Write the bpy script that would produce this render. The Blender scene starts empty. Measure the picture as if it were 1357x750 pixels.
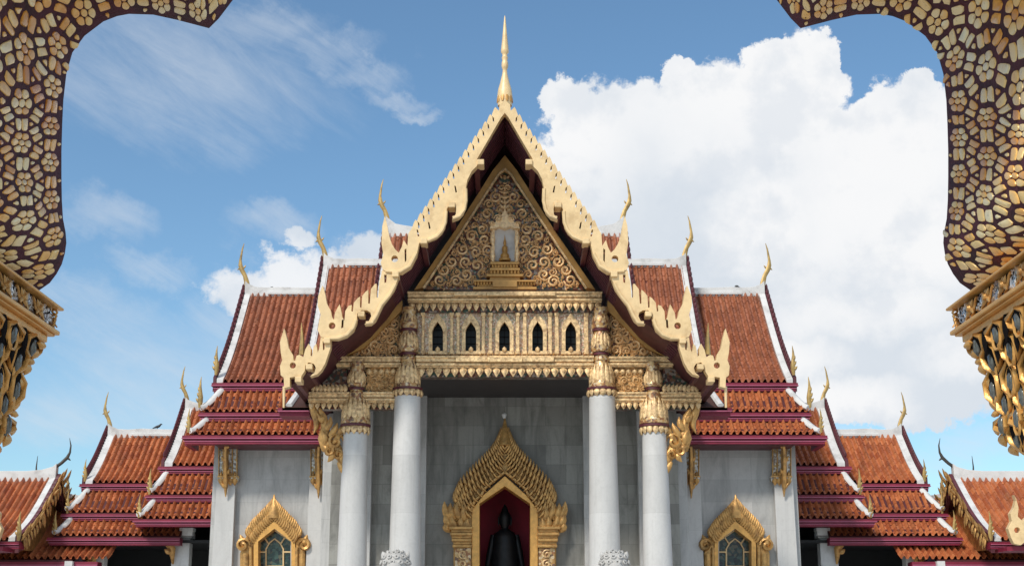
import bpy, bmesh, math, random
from mathutils import Vector, Matrix
from mathutils.geometry import tessellate_polygon
random.seed(7)
sc = bpy.context.scene
COL = sc.collection
# ---------------------------------------------------------------- camera
F = 1850.0; EYE = 1.6; AX = 669.0
PITCH = math.atan(475.0 / F); CP, SP = math.cos(PITCH), math.sin(PITCH)
cam = bpy.data.objects.new('camera', bpy.data.cameras.new('camera'))
COL.objects.link(cam); sc.camera = cam
cam.location = (0, 0, EYE); cam.rotation_euler = (math.pi / 2 + PITCH, 0, 0)
cam.data.sensor_width = 36; cam.data.lens = 36 * F / 1357.0
cam.data.shift_x = (678.5 - AX) / 1357.0
cam.data.clip_start = 0.05; cam.data.clip_end = 6000
sc.view_settings.view_transform = 'Standard'; sc.view_settings.look = 'None'
sc.view_settings.exposure = 0.35; sc.view_settings.gamma = 1.0
sc.render.resolution_x = 1024; sc.render.resolution_y = 565

SUN_EL = math.radians(43); SUN_AZ = math.radians(212)     # azimuth clockwise from +Y: behind the camera, to the left
SUN_DIR = Vector((math.sin(SUN_AZ) * math.cos(SUN_EL), math.cos(SUN_AZ) * math.cos(SUN_EL), math.sin(SUN_EL)))
sun = bpy.data.objects.new('sun', bpy.data.lights.new('sun', 'SUN')); COL.objects.link(sun)
sun.data.energy = 2.3; sun.data.angle = math.radians(9); sun.data.color = (1, 0.93, 0.83)
sun.rotation_euler = SUN_DIR.to_track_quat('Z', 'Y').to_euler()
sun.location = SUN_DIR * 100

def dirpx(px, py):
    a = (px - AX) / F; b = (375 - py) / F
    return Vector((a, CP - b * SP, SP + b * CP)).normalized()
def azel(px, py):
    d = dirpx(px, py); return math.atan2(d.x, d.y), math.asin(d.z)

class NT:                                         # tiny node helper
    def __init__(s, tree): s.t = tree; s.n = tree.nodes; s.l = tree.links
    def node(s, typ, **kw):
        n = s.n.new(typ)
        for k, v in kw.items():
            if k in n.inputs: s.put(n.inputs[k], v)
            else: setattr(n, k, v)
        return n
    def put(s, sock, v):
        if isinstance(v, bpy.types.NodeSocket): s.l.new(v, sock)
        else: sock.default_value = v
    def m(s, op, a, b=0.0, c=None, clamp=False):
        n = s.n.new('ShaderNodeMath'); n.operation = op; n.use_clamp = clamp
        s.put(n.inputs[0], a); s.put(n.inputs[1], b)
        if c is not None: s.put(n.inputs[2], c)
        return n.outputs[0]
    def ss(s, v, lo, hi):
        n = s.n.new('ShaderNodeMapRange'); n.interpolation_type = 'SMOOTHSTEP'
        s.put(n.inputs[0], v); n.inputs[1].default_value = lo; n.inputs[2].default_value = hi
        return n.outputs[0]
    def mix(s, f, a, b, mode='MIX'):
        n = s.n.new('ShaderNodeMix'); n.data_type = 'RGBA'; n.blend_type = mode
        s.put(n.inputs[0], f)
        for i, v in ((6, a), (7, b)):
            if isinstance(v, tuple) and len(v) == 3: v = v + (1,)
            s.put(n.inputs[i], v)
        return n.outputs[2]
    def noise(s, vec, scale, detail=4, rough=0.55, out=0, **kw):
        n = s.n.new('ShaderNodeTexNoise')
        if vec is not None: s.l.new(vec, n.inputs['Vector'])
        n.inputs['Scale'].default_value = scale; n.inputs['Detail'].default_value = detail
        n.inputs['Roughness'].default_value = rough
        for k, v in kw.items(): n.inputs[k].default_value = v
        return n.outputs[out]

# ---------------------------------------------------------------- sky
w = bpy.data.worlds.new('World'); sc.world = w; w.use_nodes = True
w.node_tree.nodes.clear(); W = NT(w.node_tree)
out = W.node('ShaderNodeOutputWorld'); bg = W.node('ShaderNodeBackground')
W.l.new(bg.outputs[0], out.inputs[0])
sky = W.node('ShaderNodeTexSky'); sky.sky_type = 'NISHITA'; sky.sun_disc = False
sky.sun_elevation = SUN_EL; sky.sun_rotation = SUN_AZ; sky.air_density = 1.0; sky.dust_density = 0.6; sky.ozone_density = 1.6
tc = W.node('ShaderNodeTexCoord'); G = tc.outputs['Generated']
sep = W.node('ShaderNodeSeparateXYZ'); W.l.new(G, sep.inputs[0])
dist = W.noise(G, 13, 8, 0.66, out=1)
dsep = W.node('ShaderNodeSeparateXYZ'); W.l.new(dist, dsep.inputs[0])
az = W.m('ARCTAN2', sep.outputs[0], sep.outputs[1]); el = W.m('ARCSINE', sep.outputs[2])
az = W.m('ADD', az, W.m('MULTIPLY', W.m('SUBTRACT', dsep.outputs[0], .5), .075))
el = W.m('ADD', el, W.m('MULTIPLY', W.m('SUBTRACT', dsep.outputs[1], .5), .075))
SC = 1.0 / F
def blobs(lst, a=None, e=None):
    tot = None; a = a or az; e = e or el
    for (px, py, rx, ry) in lst:
        a0, e0 = azel(px, py)
        qx = W.m('MULTIPLY', W.m('SUBTRACT', a, a0), 1 / (rx * SC)); qy = W.m('MULTIPLY', W.m('SUBTRACT', e, e0), 1 / (ry * SC))
        q = W.m('SUBTRACT', 1.0, W.m('ADD', W.m('MULTIPLY', qx, qx), W.m('MULTIPLY', qy, qy)))
        q = W.m('MAXIMUM', q, -1.5)
        tot = q if tot is None else W.m('SMOOTH_MAX', tot, q, 0.25)
    return tot
big = [(800, 215, 105, 115), (765, 165, 62, 62), (850, 180, 70, 70), (985, 165, 110, 105), (1052, 120, 62, 78), (935, 130, 55, 50), (1195, 190, 82, 88), (1240, 290, 130, 150),
       (1090, 270, 140, 130), (960, 330, 190, 160), (1180, 430, 210, 120), (1010, 450, 150, 110), (870, 330, 110, 90), (1115, 545, 60, 34), (1270, 480, 110, 84), (1220, 535, 80, 34), (1040, 540, 120, 40), (1215, 115, 30, 26), (1160, 150, 42, 40), (1085, 80, 30, 34), (1010, 75, 45, 34), (905, 108, 34, 30), (735, 130, 36, 32)]
left = [(350, 365, 92, 34), (400, 385, 80, 30), (485, 330, 46, 34), (318, 378, 56, 40), (380, 318, 26, 16), (430, 360, 60, 36)]
nz = W.noise(G, 22, 10, 0.66)
nzc = W.m('MULTIPLY', W.m('SUBTRACT', nz, .5), 2.0)
dB = W.ss(W.m('ADD', blobs(big), nzc), -0.02, 0.30)
dL = W.m('MULTIPLY', W.ss(W.m('ADD', blobs(left), W.m('MULTIPLY', nzc, 1.6)), 0.0, 0.75), .92)
# thin streaks, in smoother coordinates
thin = [(200, 90, 240, 110), (330, 40, 90, 34), (375, 38, 70, 34), (430, 68, 66, 28), (480, 95, 56, 22), (525, 122, 46, 14), (555, 140, 30, 9), (225, 450, 130, 60), (120, 400, 100, 40), (290, 430, 70, 60), (180, 500, 140, 50), (1150, 600, 90, 24), (130, 290, 60, 30), (140, 285, 46, 20), (205, 345, 60, 22), (230, 470, 130, 70), (160, 420, 120, 50), (480, 345, 55, 40), (350, 300, 60, 26), (1290, 590, 90, 30), (150, 540, 220, 50)]
mp = W.node('ShaderNodeMapping'); W.l.new(G, mp.inputs[0]); mp.vector_type = 'TEXTURE'; mp.inputs['Rotation'].default_value = (0, math.radians(30), 0); mp.inputs['Scale'].default_value = (1.5, 1, .28)
wn = W.noise(mp.outputs[0], 9, 9, 0.68, Distortion=.5)
dT = W.m('MULTIPLY', W.ss(W.m('ADD', blobs(thin), W.m('MULTIPLY', W.m('SUBTRACT', wn, .5), 3.6)), -0.6, 2.4), 0.60)
# unseen clouds added round the rest of the sky, for more neutral light
gen = W.ss(W.noise(G, 2.2, 8, 0.6), .40, .58)
back = W.ss(W.m('MULTIPLY', sep.outputs[1], -1.0), -0.6, -0.25)
gen = W.m('MULTIPLY', gen, back)
dens = W.m('MAXIMUM', W.m('MAXIMUM', dB, dL), W.m('MAXIMUM', dT, gen), clamp=True)
# cloud tone: soft grey-blue folds, brighter towards the sun side
shade = W.noise(G, 7.5, 5, 0.5)
bs = W.ss(W.m('ADD', blobs([(1000, 130, 330, 120), (1200, 180, 120, 110), (1180, 300, 160, 90), (780, 200, 110, 80), (345, 362, 100, 40), (1110, 535, 90, 34), (1160, 410, 110, 40), (1010, 300, 80, 50), (1270, 470, 80, 40), (950, 430, 60, 30), (1060, 470, 60, 30)]), W.m('MULTIPLY', W.m('SUBTRACT', shade, .5), 3.2)), -1.0, 1.15)
cloud = W.mix(bs, (0.74, 0.80, 0.87), (0.985, 0.99, 1.0))
off = W.node('ShaderNodeVectorMath'); off.operation = 'ADD'; W.l.new(G, off.inputs[0]); off.inputs[1].default_value = (-.012, 0, .020)
lit = W.m('SUBTRACT', W.noise(G, 11, 8, 0.58), W.noise(off.outputs[0], 11, 8, 0.58))
cn = W.ss(lit, -.02, .14)
cloud = W.mix(W.m('MULTIPLY', cn, .42), cloud, (0.66, 0.73, 0.82))
skyc = W.mix(1.0, sky.outputs[0], (0.80, 0.985, 1.03), 'MULTIPLY')
CLOUD_GAIN = 6.8
cl = W.mix(1.0, cloud, (CLOUD_GAIN,) * 3, 'MULTIPLY')
fin = W.mix(dens, skyc, cl)
W.l.new(fin, bg.inputs[0]); bg.inputs[1].default_value = 0.11

# ---------------------------------------------------------------- helpers
def P(px, py, Y):
    a = (px - AX) / F; b = (375 - py) / F
    t = Y / (CP - b * SP)
    return Vector((a * t, Y, EYE + t * (SP + b * CP)))
def depth_for(px, py, X):                         # the Y at which a pixel column meets the plane x = X
    a = (px - AX) / F; b = (375 - py) / F
    return X / a * (CP - b * SP)

class MB:
    def __init__(s): s.v = []; s.f = []; s.uv = {}; s.mi = []; s.cur = 0
    def face(s, idx): s.f.append(tuple(idx)); s.mi.append(s.cur)
    def add(s, vs): n = len(s.v); s.v += [Vector(p) for p in vs]; return n
    def box(s, x0, x1, y0, y1, z0, z1):
        n = s.add([(x, y, z) for z in (z0, z1) for y in (y0, y1) for x in (x0, x1)])
        for q in ((0, 2, 3, 1), (4, 5, 7, 6), (0, 1, 5, 4), (2, 6, 7, 3), (0, 4, 6, 2), (1, 3, 7, 5)): s.face([n + i for i in q])
    def pbox(s, px0, px1, py0, py1, Y, dy, dback=None):   # a box whose front (at Y) fills these pixels
        A = P(px0, py1, Y); B = P(px1, py0, Y); s.box(A.x, B.x, Y, Y + dy, A.z, B.z)
    def hexa(s, a, b):                            # loft between two quads
        n = s.add(list(a) + list(b)); s.face((n, n+1, n+2, n+3)); s.face((n+7, n+6, n+5, n+4))
        for i in range(4): j = (i + 1) % 4; s.face((n+i, n+4+i, n+4+j, n+j))
    def prism(s, poly, y0, y1, holes=()):         # poly of (x, z)
        loops = [poly] + list(holes); flat = [p for l in loops for p in l]
        tri = tessellate_polygon([[Vector((p[0], p[1], 0)) for p in l] for l in loops])
        n = s.add([(p[0], y0, p[1]) for p in flat]); m = s.add([(p[0], y1, p[1]) for p in flat])
        for t in tri:
            s.face([n + i for i in t]); s.face([m + i for i in reversed(t)])
        o = 0
        for l in loops:
            k = len(l)
            for i in range(k): j = (i + 1) % k; s.face((n+o+i, n+o+j, m+o+j, m+o+i))
            o += k
    def pprism(s, pts, Y, dy, holes=()):          # the same from pixels at depth Y
        c = lambda l: [(q.x, q.z) for q in (P(a, b, Y) for a, b in l)]
        s.prism(c(pts), Y, Y + dy, [c(h) for h in holes])
    def horn(s, pts, w, d, nrm=(0, 1, 0), m=6):   # elliptical section swept along pts; w across, d along nrm
        pts = [Vector(p) for p in pts]; N = Vector(nrm).normalized(); k = len(pts)
        if not hasattr(w, '__len__'): w = [w] * k
        if not hasattr(d, '__len__'): d = [d] * k
        n0 = len(s.v)
        for i, p in enumerate(pts):
            t = pts[min(i+1, k-1)] - pts[max(i-1, 0)]
            if t.length < 1e-9: t = Vector((0, 0, 1))
            t.normalize(); sd = t.cross(N)
            if sd.length < 1e-4: sd = t.cross(Vector((1, 0, .01)))
            sd.normalize(); nn = sd.cross(t)
            for j in range(m):
                a = 2 * math.pi * j / m
                s.v.append(p + sd * math.cos(a) * w[i] + nn * math.sin(a) * d[i])
        for i in range(k-1):
            for j in range(m):
                a = n0 + i*m + j; b = n0 + i*m + (j+1) % m; s.face((a, b, b+m, a+m))
        s.face([n0 + j for j in reversed(range(m))]); s.face([n0 + (k-1)*m + j for j in range(m)])
    def leaf(s, base, tip, w, d, bend=(0, 0, 0), nrm=(0, 1, 0), m=6, k=6, fat=.4):
        base = Vector(base); tip = Vector(tip); bend = Vector(bend); pts = []; ws = []; ds = []
        for i in range(k):
            u = i / (k-1); pts.append(base.lerp(tip, u) + bend * math.sin(math.pi * u))
            q = (math.sin(math.pi * min(1, u / (2*fat)) ) if u < fat else math.cos((u - fat) / (1 - fat) * math.pi / 2) ** .9)
            q = max(.08, q if u >= fat else .45 + .55 * math.sin(math.pi/2 * u / fat))
            ws.append(w * q); ds.append(d * q)
        s.horn(pts, ws, ds, nrm, m)
    def curl(s, c, R, a0, turn, wid, dep, n=16, lf=True):    # a spiral scroll in the XZ plane with leaflets
        c = Vector(c); pts = []; ws = []; ds = []
        for i in range(n):
            u = i / (n-1); r = R * (1 - .82 * u); a = a0 + turn * u * 2 * math.pi * .95
            pts.append(c + Vector((r * math.cos(a), -dep * .55 * u, r * math.sin(a))))
            q = .35 + .65 * math.sin(math.pi * (.12 + .8 * u)); ws.append(wid * q); ds.append(dep * q)
        s.horn(pts, ws, ds, m=5)
        if lf:
            for i in range(1, n-6, 2):
                p = pts[i]; o = (p - c); o.y = 0; o.normalize(); t = (pts[i+1] - pts[i]); t.y = 0; t.normalize()
                s.leaf(p, p + (o * .8 + t * .9) * R * .42, R * .15, dep * .8, m=4, k=4)
    def lathe(s, cx, cy, prof, n=20, sq=0.0, rot=0.0):       # prof of (r, z); sq>0 squares the plan
        n0 = len(s.v)
        for (r, z) in prof:
            for j in range(n):
                a = 2 * math.pi * j / n + rot; c, q = math.cos(a), math.sin(a)
                k = 1.0 if not sq else (1 - sq) + sq / max(abs(c), abs(q))
                s.v.append(Vector((cx + r*c*k, cy + r*q*k, z)))
        for i in range(len(prof)-1):
            for j in range(n):
                a = n0+i*n+j; b = n0+i*n+(j+1) % n; s.face((a, b, b+n, a+n))
        s.face([n0+j for j in reversed(range(n))]); s.face([n0+(len(prof)-1)*n+j for j in range(n)])
    def build(s, name, mat, parent=None, sx=1, smooth=None, bevel=0, recalc=True, label=None):
        while parent and parent.parent and parent.parent.parent: parent = parent.parent    # never deeper than thing > part > sub-part
        me = bpy.data.meshes.new(name)
        off = Vector(parent_origin(parent)) if parent else Vector((0, 0, 0))
        vs = [Vector((p.x * sx, p.y, p.z)) - off for p in s.v]
        fs = s.f if sx > 0 else [tuple(reversed(f)) for f in s.f]
        me.from_pydata(vs, [], fs)
        for i, m_ in enumerate(mat if isinstance(mat, (list, tuple)) else [mat]): me.materials.append(m_)
        me.polygons.foreach_set('material_index', s.mi)
        if s.uv:
            ul = me.uv_layers.new(name='UVMap')
            for lp in me.loops: ul.data[lp.index].uv = s.uv.get(lp.vertex_index, (0, 0))
        if recalc:
            bm = bmesh.new(); bm.from_mesh(me); bmesh.ops.recalc_face_normals(bm, faces=bm.faces); bm.to_mesh(me); bm.free()
        if smooth is not None:
            me.polygons.foreach_set('use_smooth', [True] * len(me.polygons)); me.set_sharp_from_angle(angle=math.radians(smooth))
        me.update()
        o = bpy.data.objects.new(name, me); COL.objects.link(o)
        if parent: o.parent = parent
        if bevel:
            b = o.modifiers.new('bevel', 'BEVEL'); b.width = bevel; b.segments = 2; b.limit_method = 'ANGLE'; b.angle_limit = math.radians(40)
        if label: o['label'] = label
        return o
ORG = {}
def parent_origin(o):
    v = Vector((0, 0, 0))
    while o: v += Vector(ORG.get(o.name, (0, 0, 0))); o = o.parent
    return v
def thing(name, loc, label, cat, group=None):
    o = bpy.data.objects.new(name, None); COL.objects.link(o); o.location = loc; ORG[o.name] = tuple(loc)
    o.empty_display_size = .3; o['label'] = label; o['category'] = cat
    if group: o['group'] = group
    return o

# ---------------------------------------------------------------- materials
def mat(name, col, rough=.6, metal=0.0, var=.15, vscale=3.0, bump=0.0, bscale=20.0, dirt=None, dscale=1.2, damt=.5, spec=.5):
    m = bpy.data.materials.new(name); m.use_nodes = True; T = NT(m.node_tree)
    b = T.n['Principled BSDF']; t = T.node('ShaderNodeTexCoord').outputs['Object']
    c = tuple(col) + (1,); n = T.noise(t, vscale, 6, .6)
    k = T.node('ShaderNodeMapRange'); T.l.new(n, k.inputs[0]); k.inputs[1].default_value = .3; k.inputs[2].default_value = .7
    k.inputs[3].default_value = 1 - var; k.inputs[4].default_value = 1 + var
    cc = T.mix(1.0, c, k.outputs[0], 'MULTIPLY')
    if dirt:
        dn = T.ss(T.noise(t, dscale, 7, .65), .46, .72); cc = T.mix(T.m('MULTIPLY', dn, damt), cc, tuple(dirt))
    T.l.new(cc, b.inputs['Base Color']); b.inputs['Roughness'].default_value = rough; b.inputs['Metallic'].default_value = metal
    b.inputs['Specular IOR Level'].default_value = spec
    if bump:
        bp = T.node('ShaderNodeBump'); bp.inputs['Strength'].default_value = bump; bp.inputs['Distance'].default_value = .02
        T.l.new(T.noise(t, bscale, 5, .6), bp.inputs['Height']); T.l.new(bp.outputs[0], b.inputs['Normal'])
    m['nt'] = 1
    return m
def mat_mosaic(name, cols, scale, rough=.35, metal=.3, grout=(0.05, 0.03, 0.02)):
    m = bpy.data.materials.new(name); m.use_nodes = True; T = NT(m.node_tree); b = T.n['Principled BSDF']
    t = T.node('ShaderNodeTexCoord').outputs['Object']
    v = T.node('ShaderNodeTexVoronoi'); T.l.new(t, v.inputs['Vector']); v.inputs['Scale'].default_value = scale
    sp = T.node('ShaderNodeSeparateColor'); T.l.new(v.outputs['Color'], sp.inputs[0])
    r = T.node('ShaderNodeValToRGB'); r.color_ramp.interpolation = 'CONSTANT'
    el_ = r.color_ramp.elements; el_[0].color = cols[0] + (1,); el_[1].position = 1 / len(cols); el_[1].color = cols[1] + (1,)
    for i in range(2, len(cols)): e = el_.new(i / len(cols)); e.color = cols[i] + (1,)
    T.l.new(sp.outputs[0], r.inputs[0])
    T.l.new(r.outputs[0], b.inputs['Base Color']); b.inputs['Roughness'].default_value = rough; b.inputs['Metallic'].default_value = metal
    bp = T.node('ShaderNodeBump'); bp.inputs['Strength'].default_value = .6; bp.inputs['Distance'].default_value = .02
    T.l.new(sp.outputs[1], bp.inputs['Height']); T.l.new(bp.outputs[0], b.inputs['Normal'])
    return m
def mat_pieces(name, stops):                          # each set piece takes its own tone from its UV
    m = bpy.data.materials.new(name); m.use_nodes = True; T = NT(m.node_tree); b = T.n['Principled BSDF']
    uv = T.node('ShaderNodeUVMap'); sp = T.node('ShaderNodeSeparateXYZ'); T.l.new(uv.outputs[0], sp.inputs[0])
    r = T.node('ShaderNodeValToRGB'); e = r.color_ramp.elements; e[0].color = stops[0][1] + (1,); e[0].position = stops[0][0]; e[1].color = stops[-1][1] + (1,); e[1].position = stops[-1][0]
    for p, c in stops[1:-1]: q_ = e.new(p); q_.color = c + (1,)
    t = T.node('ShaderNodeTexCoord').outputs['Object']
    f = T.m('ADD', T.m('MULTIPLY', sp.outputs[0], .6), T.m('MULTIPLY', T.ss(T.noise(t, 4, 3), .35, .65), .4))
    T.l.new(f, r.inputs[0]); d = T.ss(T.noise(t, 55, 6, .7), .55, .75)
    T.l.new(T.mix(T.m('MULTIPLY', d, .55), r.outputs[0], (.22, .10, .04)), b.inputs['Base Color'])
    b.inputs['Metallic'].default_value = .1; T.l.new(T.m('ADD', T.m('MULTIPLY', sp.outputs[1], .3), .12), b.inputs['Roughness'])
    bp = T.node('ShaderNodeBump'); bp.inputs['Strength'].default_value = .3; bp.inputs['Distance'].default_value = .004
    T.l.new(T.noise(t, 120, 3), bp.inputs['Height']); T.l.new(bp.outputs[0], b.inputs['Normal'])
    return m
def mat_marble(name, lo, hi, bw=1.1, bh=.55, stain=.35, axis='XZ', mortar=(.22, .22, .21)):
    m = bpy.data.materials.new(name); m.use_nodes = True; T = NT(m.node_tree); b = T.n['Principled BSDF']
    t = T.node('ShaderNodeTexCoord').outputs['Object']; s_ = T.node('ShaderNodeSeparateXYZ'); T.l.new(t, s_.inputs[0])
    c_ = T.node('ShaderNodeCombineXYZ'); a, z = (s_.outputs[0], s_.outputs[2]) if axis == 'XZ' else (s_.outputs[0], s_.outputs[1])
    T.l.new(a, c_.inputs[0]); T.l.new(z, c_.inputs[1])
    br = T.node('ShaderNodeTexBrick'); T.l.new(c_.outputs[0], br.inputs['Vector'])
    br.inputs['Scale'].default_value = 1; br.inputs['Brick Width'].default_value = bw; br.inputs['Row Height'].default_value = bh
    br.inputs['Mortar Size'].default_value = .006; br.inputs['Mortar Smooth'].default_value = .4; br.inputs['Bias'].default_value = 0.0
    br.inputs['Color1'].default_value = lo + (1,); br.inputs['Color2'].default_value = hi + (1,); br.inputs['Mortar'].default_value = mortar + (1,)
    st = T.node('ShaderNodeMapping'); T.l.new(t, st.inputs[0]); st.inputs['Scale'].default_value = (1.2, 1.2, .35)
    n1 = T.ss(T.noise(st.outputs[0], 1.5, 8, .65, Distortion=.8), .42, .75)
    cc = T.mix(T.m('MULTIPLY', n1, stain), br.outputs[0], tuple(.45 * x for x in lo))
    sv = T.node('ShaderNodeMapping'); T.l.new(t, sv.inputs[0]); sv.inputs['Scale'].default_value = (5, 5, .25)
    cc = T.mix(T.m('MULTIPLY', T.ss(T.noise(sv.outputs[0], 1.3, 6, .6), .50, .75), stain*.7), cc, tuple(.5 * x for x in lo))
    n2 = T.ss(T.noise(t, 5, 8, .7, Distortion=2.0), .45, .7)
    cc = T.mix(T.m('MULTIPLY', n2, .18), cc, tuple(.6 * x for x in lo))
    T.l.new(cc, b.inputs['Base Color']); b.inputs['Roughness'].default_value = .5
    return m
def mat_tile(name, c1, c2, c3):
    m = bpy.data.materials.new(name); m.use_nodes = True; T = NT(m.node_tree); b = T.n['Principled BSDF']
    uv = T.node('ShaderNodeUVMap'); fl = T.node('ShaderNodeVectorMath'); fl.operation = 'FLOOR'; T.l.new(uv.outputs[0], fl.inputs[0])
    wn_ = T.node('ShaderNodeTexWhiteNoise'); wn_.noise_dimensions = '2D'; T.l.new(fl.outputs[0], wn_.inputs['Vector'])
    c = T.mix(wn_.outputs[0], c1, c2)
    t = T.node('ShaderNodeTexCoord').outputs['Object']
    c = T.mix(T.m('MULTIPLY', T.ss(T.noise(t, .9, 6, .6), .45, .7), .45), c, c3)
    c = T.mix(T.m('MULTIPLY', T.ss(T.noise(t, 9, 5, .7), .56, .72), .45), c, (.07, .03, .02))
    st = T.node('ShaderNodeMapping'); T.l.new(t, st.inputs[0]); st.inputs['Scale'].default_value = (3.5, .5, .5)
    c = T.mix(T.m('MULTIPLY', T.ss(T.noise(st.outputs[0], 1.6, 6, .65), .48, .72), .5), c, (.10, .055, .035))
    T.l.new(c, b.inputs['Base Color']); b.inputs['Roughness'].default_value = .42
    return m
M = {}
M['cream'] = mat('cream_gold_paint', (.82, .60, .32), .38, .05, .10, 2.5, .35, 9, dirt=(.45, .28, .12), dscale=2.2, damt=.5)
M['gold'] = mat('gilded_carving', (.58, .33, .11), .38, .45, .35, 6, .5, 25, dirt=(.16, .07, .03), dscale=4, damt=.6)
M['palegold'] = mat('pale_gilded_carving', (.82, .58, .30), .42, .15, .45, 10, .6, 25, dirt=(.25, .11, .045), dscale=7, damt=.8)
M['reliefgold'] = mat('pale_relief_carving', (.96, .69, .38), .4, .1, .3, 12, .5, 25, dirt=(.42, .22, .10), dscale=8, damt=.5)
M['ochre'] = mat('ochre_gilding', (.55, .30, .085), .45, .2, .2, 2.5, .2, 15, dirt=(.3, .14, .04), damt=.5)
M['brightgold'] = mat('bright_gold_frame', (.75, .40, .11), .35, .35, .2, 6, .2, 30)
M['horngold'] = mat('finial_gold', (.46, .31, .11), .45, .3, .25, 5, dirt=(.14, .10, .06), dscale=3, damt=.6)
M['maroon'] = mat('maroon_soffit', (.075, .014, .016), .6, 0, .3, 2.5)
M['maroon2'] = mat('maroon_beam', (.10, .022, .03), .5, 0, .3, 2.5)
M['relief_ground'] = mat_mosaic('dark_mosaic_ground', [(.14, .04, .03), (.08, .06, .05), (.24, .12, .06), (.05, .09, .06), (.34, .27, .22)], 11)
M['magenta'] = mat('magenta_paint', (.215, .013, .040), .5, 0, .2, 2, dirt=(.10, .008, .02), dscale=1.2, damt=.5)
M['pink'] = mat('pink_moulding', (.42, .11, .19), .5, 0, .12, 2)
M['plaster'] = mat('white_plaster', (.68, .68, .67), .7, 0, .06, 2, .2, 12, dirt=(.33, .32, .31), dscale=1.6, damt=.6)
M['column'] = mat_marble('column_marble', (.56, .555, .54), (.64, .635, .62), 3.0, 1.9, .22, mortar=(.5, .5, .48))
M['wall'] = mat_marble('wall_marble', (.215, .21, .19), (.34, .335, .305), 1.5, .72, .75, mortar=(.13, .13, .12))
M['sidewall'] = mat_marble('side_wall_marble', (.44, .44, .43), (.54, .535, .52), 1.9, .85, .5, mortar=(.36, .36, .35))
M['floor'] = mat_marble('courtyard_marble', (.42, .41, .39), (.50, .49, .47), .8, .8, .3, axis='XY')
M['tile'] = mat_tile('glazed_tile', (.26, .084, .040), (.43, .155, .076), (.20, .068, .040))
M['tile_orange'] = mat_tile('glazed_tile_orange', (.34, .090, .034), (.55, .19, .072), (.28, .08, .034))
M['tile_edge'] = mat('tile_underlay', (.06, .022, .015), .8)
M['dark'] = mat('dark_interior', (.020, .022, .024), .7)
M['ceiling'] = mat('dark_ceiling', (.035, .03, .03), .6)
M['mosaicpale'] = mat_mosaic('pale_glass_mosaic', [(.66, .48, .34), (.72, .56, .40), (.48, .26, .17), (.80, .68, .54), (.34, .36, .22), (.6, .38, .22)], 26)
M['mosaicsilver'] = mat_mosaic('silver_glass_mosaic', [(.55, .55, .56), (.75, .75, .76), (.35, .33, .34), (.5, .42, .33), (.68, .66, .64)], 42, .2, .5)
M['mosaiccol'] = mat_mosaic('capital_glass_mosaic', [(.60, .40, .18), (.70, .55, .36), (.36, .17, .08), (.66, .46, .24), (.5, .28, .1), (.2, .12, .08)], 13)
M['silverpanel'] = mat_mosaic('silver_gold_mosaic', [(.6, .6, .58), (.42, .38, .33), (.7, .68, .62), (.5, .35, .15), (.25, .2, .17)], 14)
M['gem'] = mat('grey_glass_inlay', (.14, .15, .14), .2, .3, .4, 60)
M['black'] = mat('black_and_gap_shade', (.012, .010, .010), .95, spec=.05)  # plain black parts, and the painted shade between the bell leaves
M['arch_ground'] = mat('aubergine_ground', (.072, .012, .022), .8, 0, .45, 14, .4, 60, dirt=(.02, .01, .014), dscale=10, damt=.6)
M['arch_piece'] = mat_pieces('gilded_glass_piece', [(0, (.70, .27, .04)), (.3, (.95, .50, .12)), (.55, (.98, .66, .24)), (.9, (.98, .82, .48))])
M['crimson'] = mat('crimson_interior', (.42, .010, .035), .6, 0, .3, 1)
M['bronze'] = mat('dark_bronze', (.012, .013, .015), .5, .3, .4, 4)
M['glassdark'] = mat('dark_window_glass', (.008, .010, .010), .35, 0, .5, 3, spec=.2)
M['stainedglass'] = mat_mosaic('stained_glass', [(.02, .05, .05), (.05, .10, .09), (.015, .02, .03), (.10, .10, .07), (.01, .03, .03)], 9, .15, 0)
M['stone'] = mat('pale_carved_marble', (.50, .49, .47), .6, 0, .12, 5, .3, 18, dirt=(.3, .29, .27), dscale=4, damt=.4)
M['rod'] = mat('dark_metal', (.08, .07, .06), .5, .6)
M['feather'] = mat('dark_feathers', (.05, .05, .055), .7)

# ---------------------------------------------------------------- ground
g = MB(); g.add([(-1500, -1500, 0), (1500, -1500, 0), (1500, 1500, 0), (-1500, 1500, 0)]); g.face((0, 1, 2, 3))
go = g.build('ground', M['floor'], recalc=False); go['kind'] = 'structure'

# ---------------------------------------------------------------- main hall
YB, YT, YC, YW, YS = 44.0, 47.0, 46.65, 51.5, 54.0
hall = thing('temple_hall', (0, YT, 0), 'marble temple hall with tiered orange tile roofs and a gilded central gable', 'temple')

# --- bargeboards
def teeth(p0, p1, n, out=(-6.0, -3.2)):
    r = []
    for i in range(n):
        u = i / n; v = (i + 1) / n
        x = p0[0] + (p1[0]-p0[0]) * u; y = p0[1] + (p1[1]-p0[1]) * u; x2 = p0[0] + (p1[0]-p0[0]) * v; y2 = p0[1] + (p1[1]-p0[1]) * v
        g = 1 + .5*u
        r += [(x, y)]
        if i: r += [(x + .6, y + 5.2*g), (x - 1.3, y + 4.8*g), (x - 1.8, y - .6)]
        r += [(x + out[0]*.8, y + out[1]*1.5), (x + out[0]*1.12, y + out[1]*.5), (x + (x2-x)*.75 + out[0]*.8, y + (y2-y)*.75 + out[1]*.1)]
    return r
def circ(x, y, r, n=10): return [(x + r*math.cos(2*math.pi*i/n), y + r*math.sin(2*math.pi*i/n)) for i in range(n)]
def slot(x, y, h=7, w=1.6): return [(x, y), (x+w, y+.8), (x+w+1.6, y+h), (x+1.6, y+h+.5)]
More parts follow.
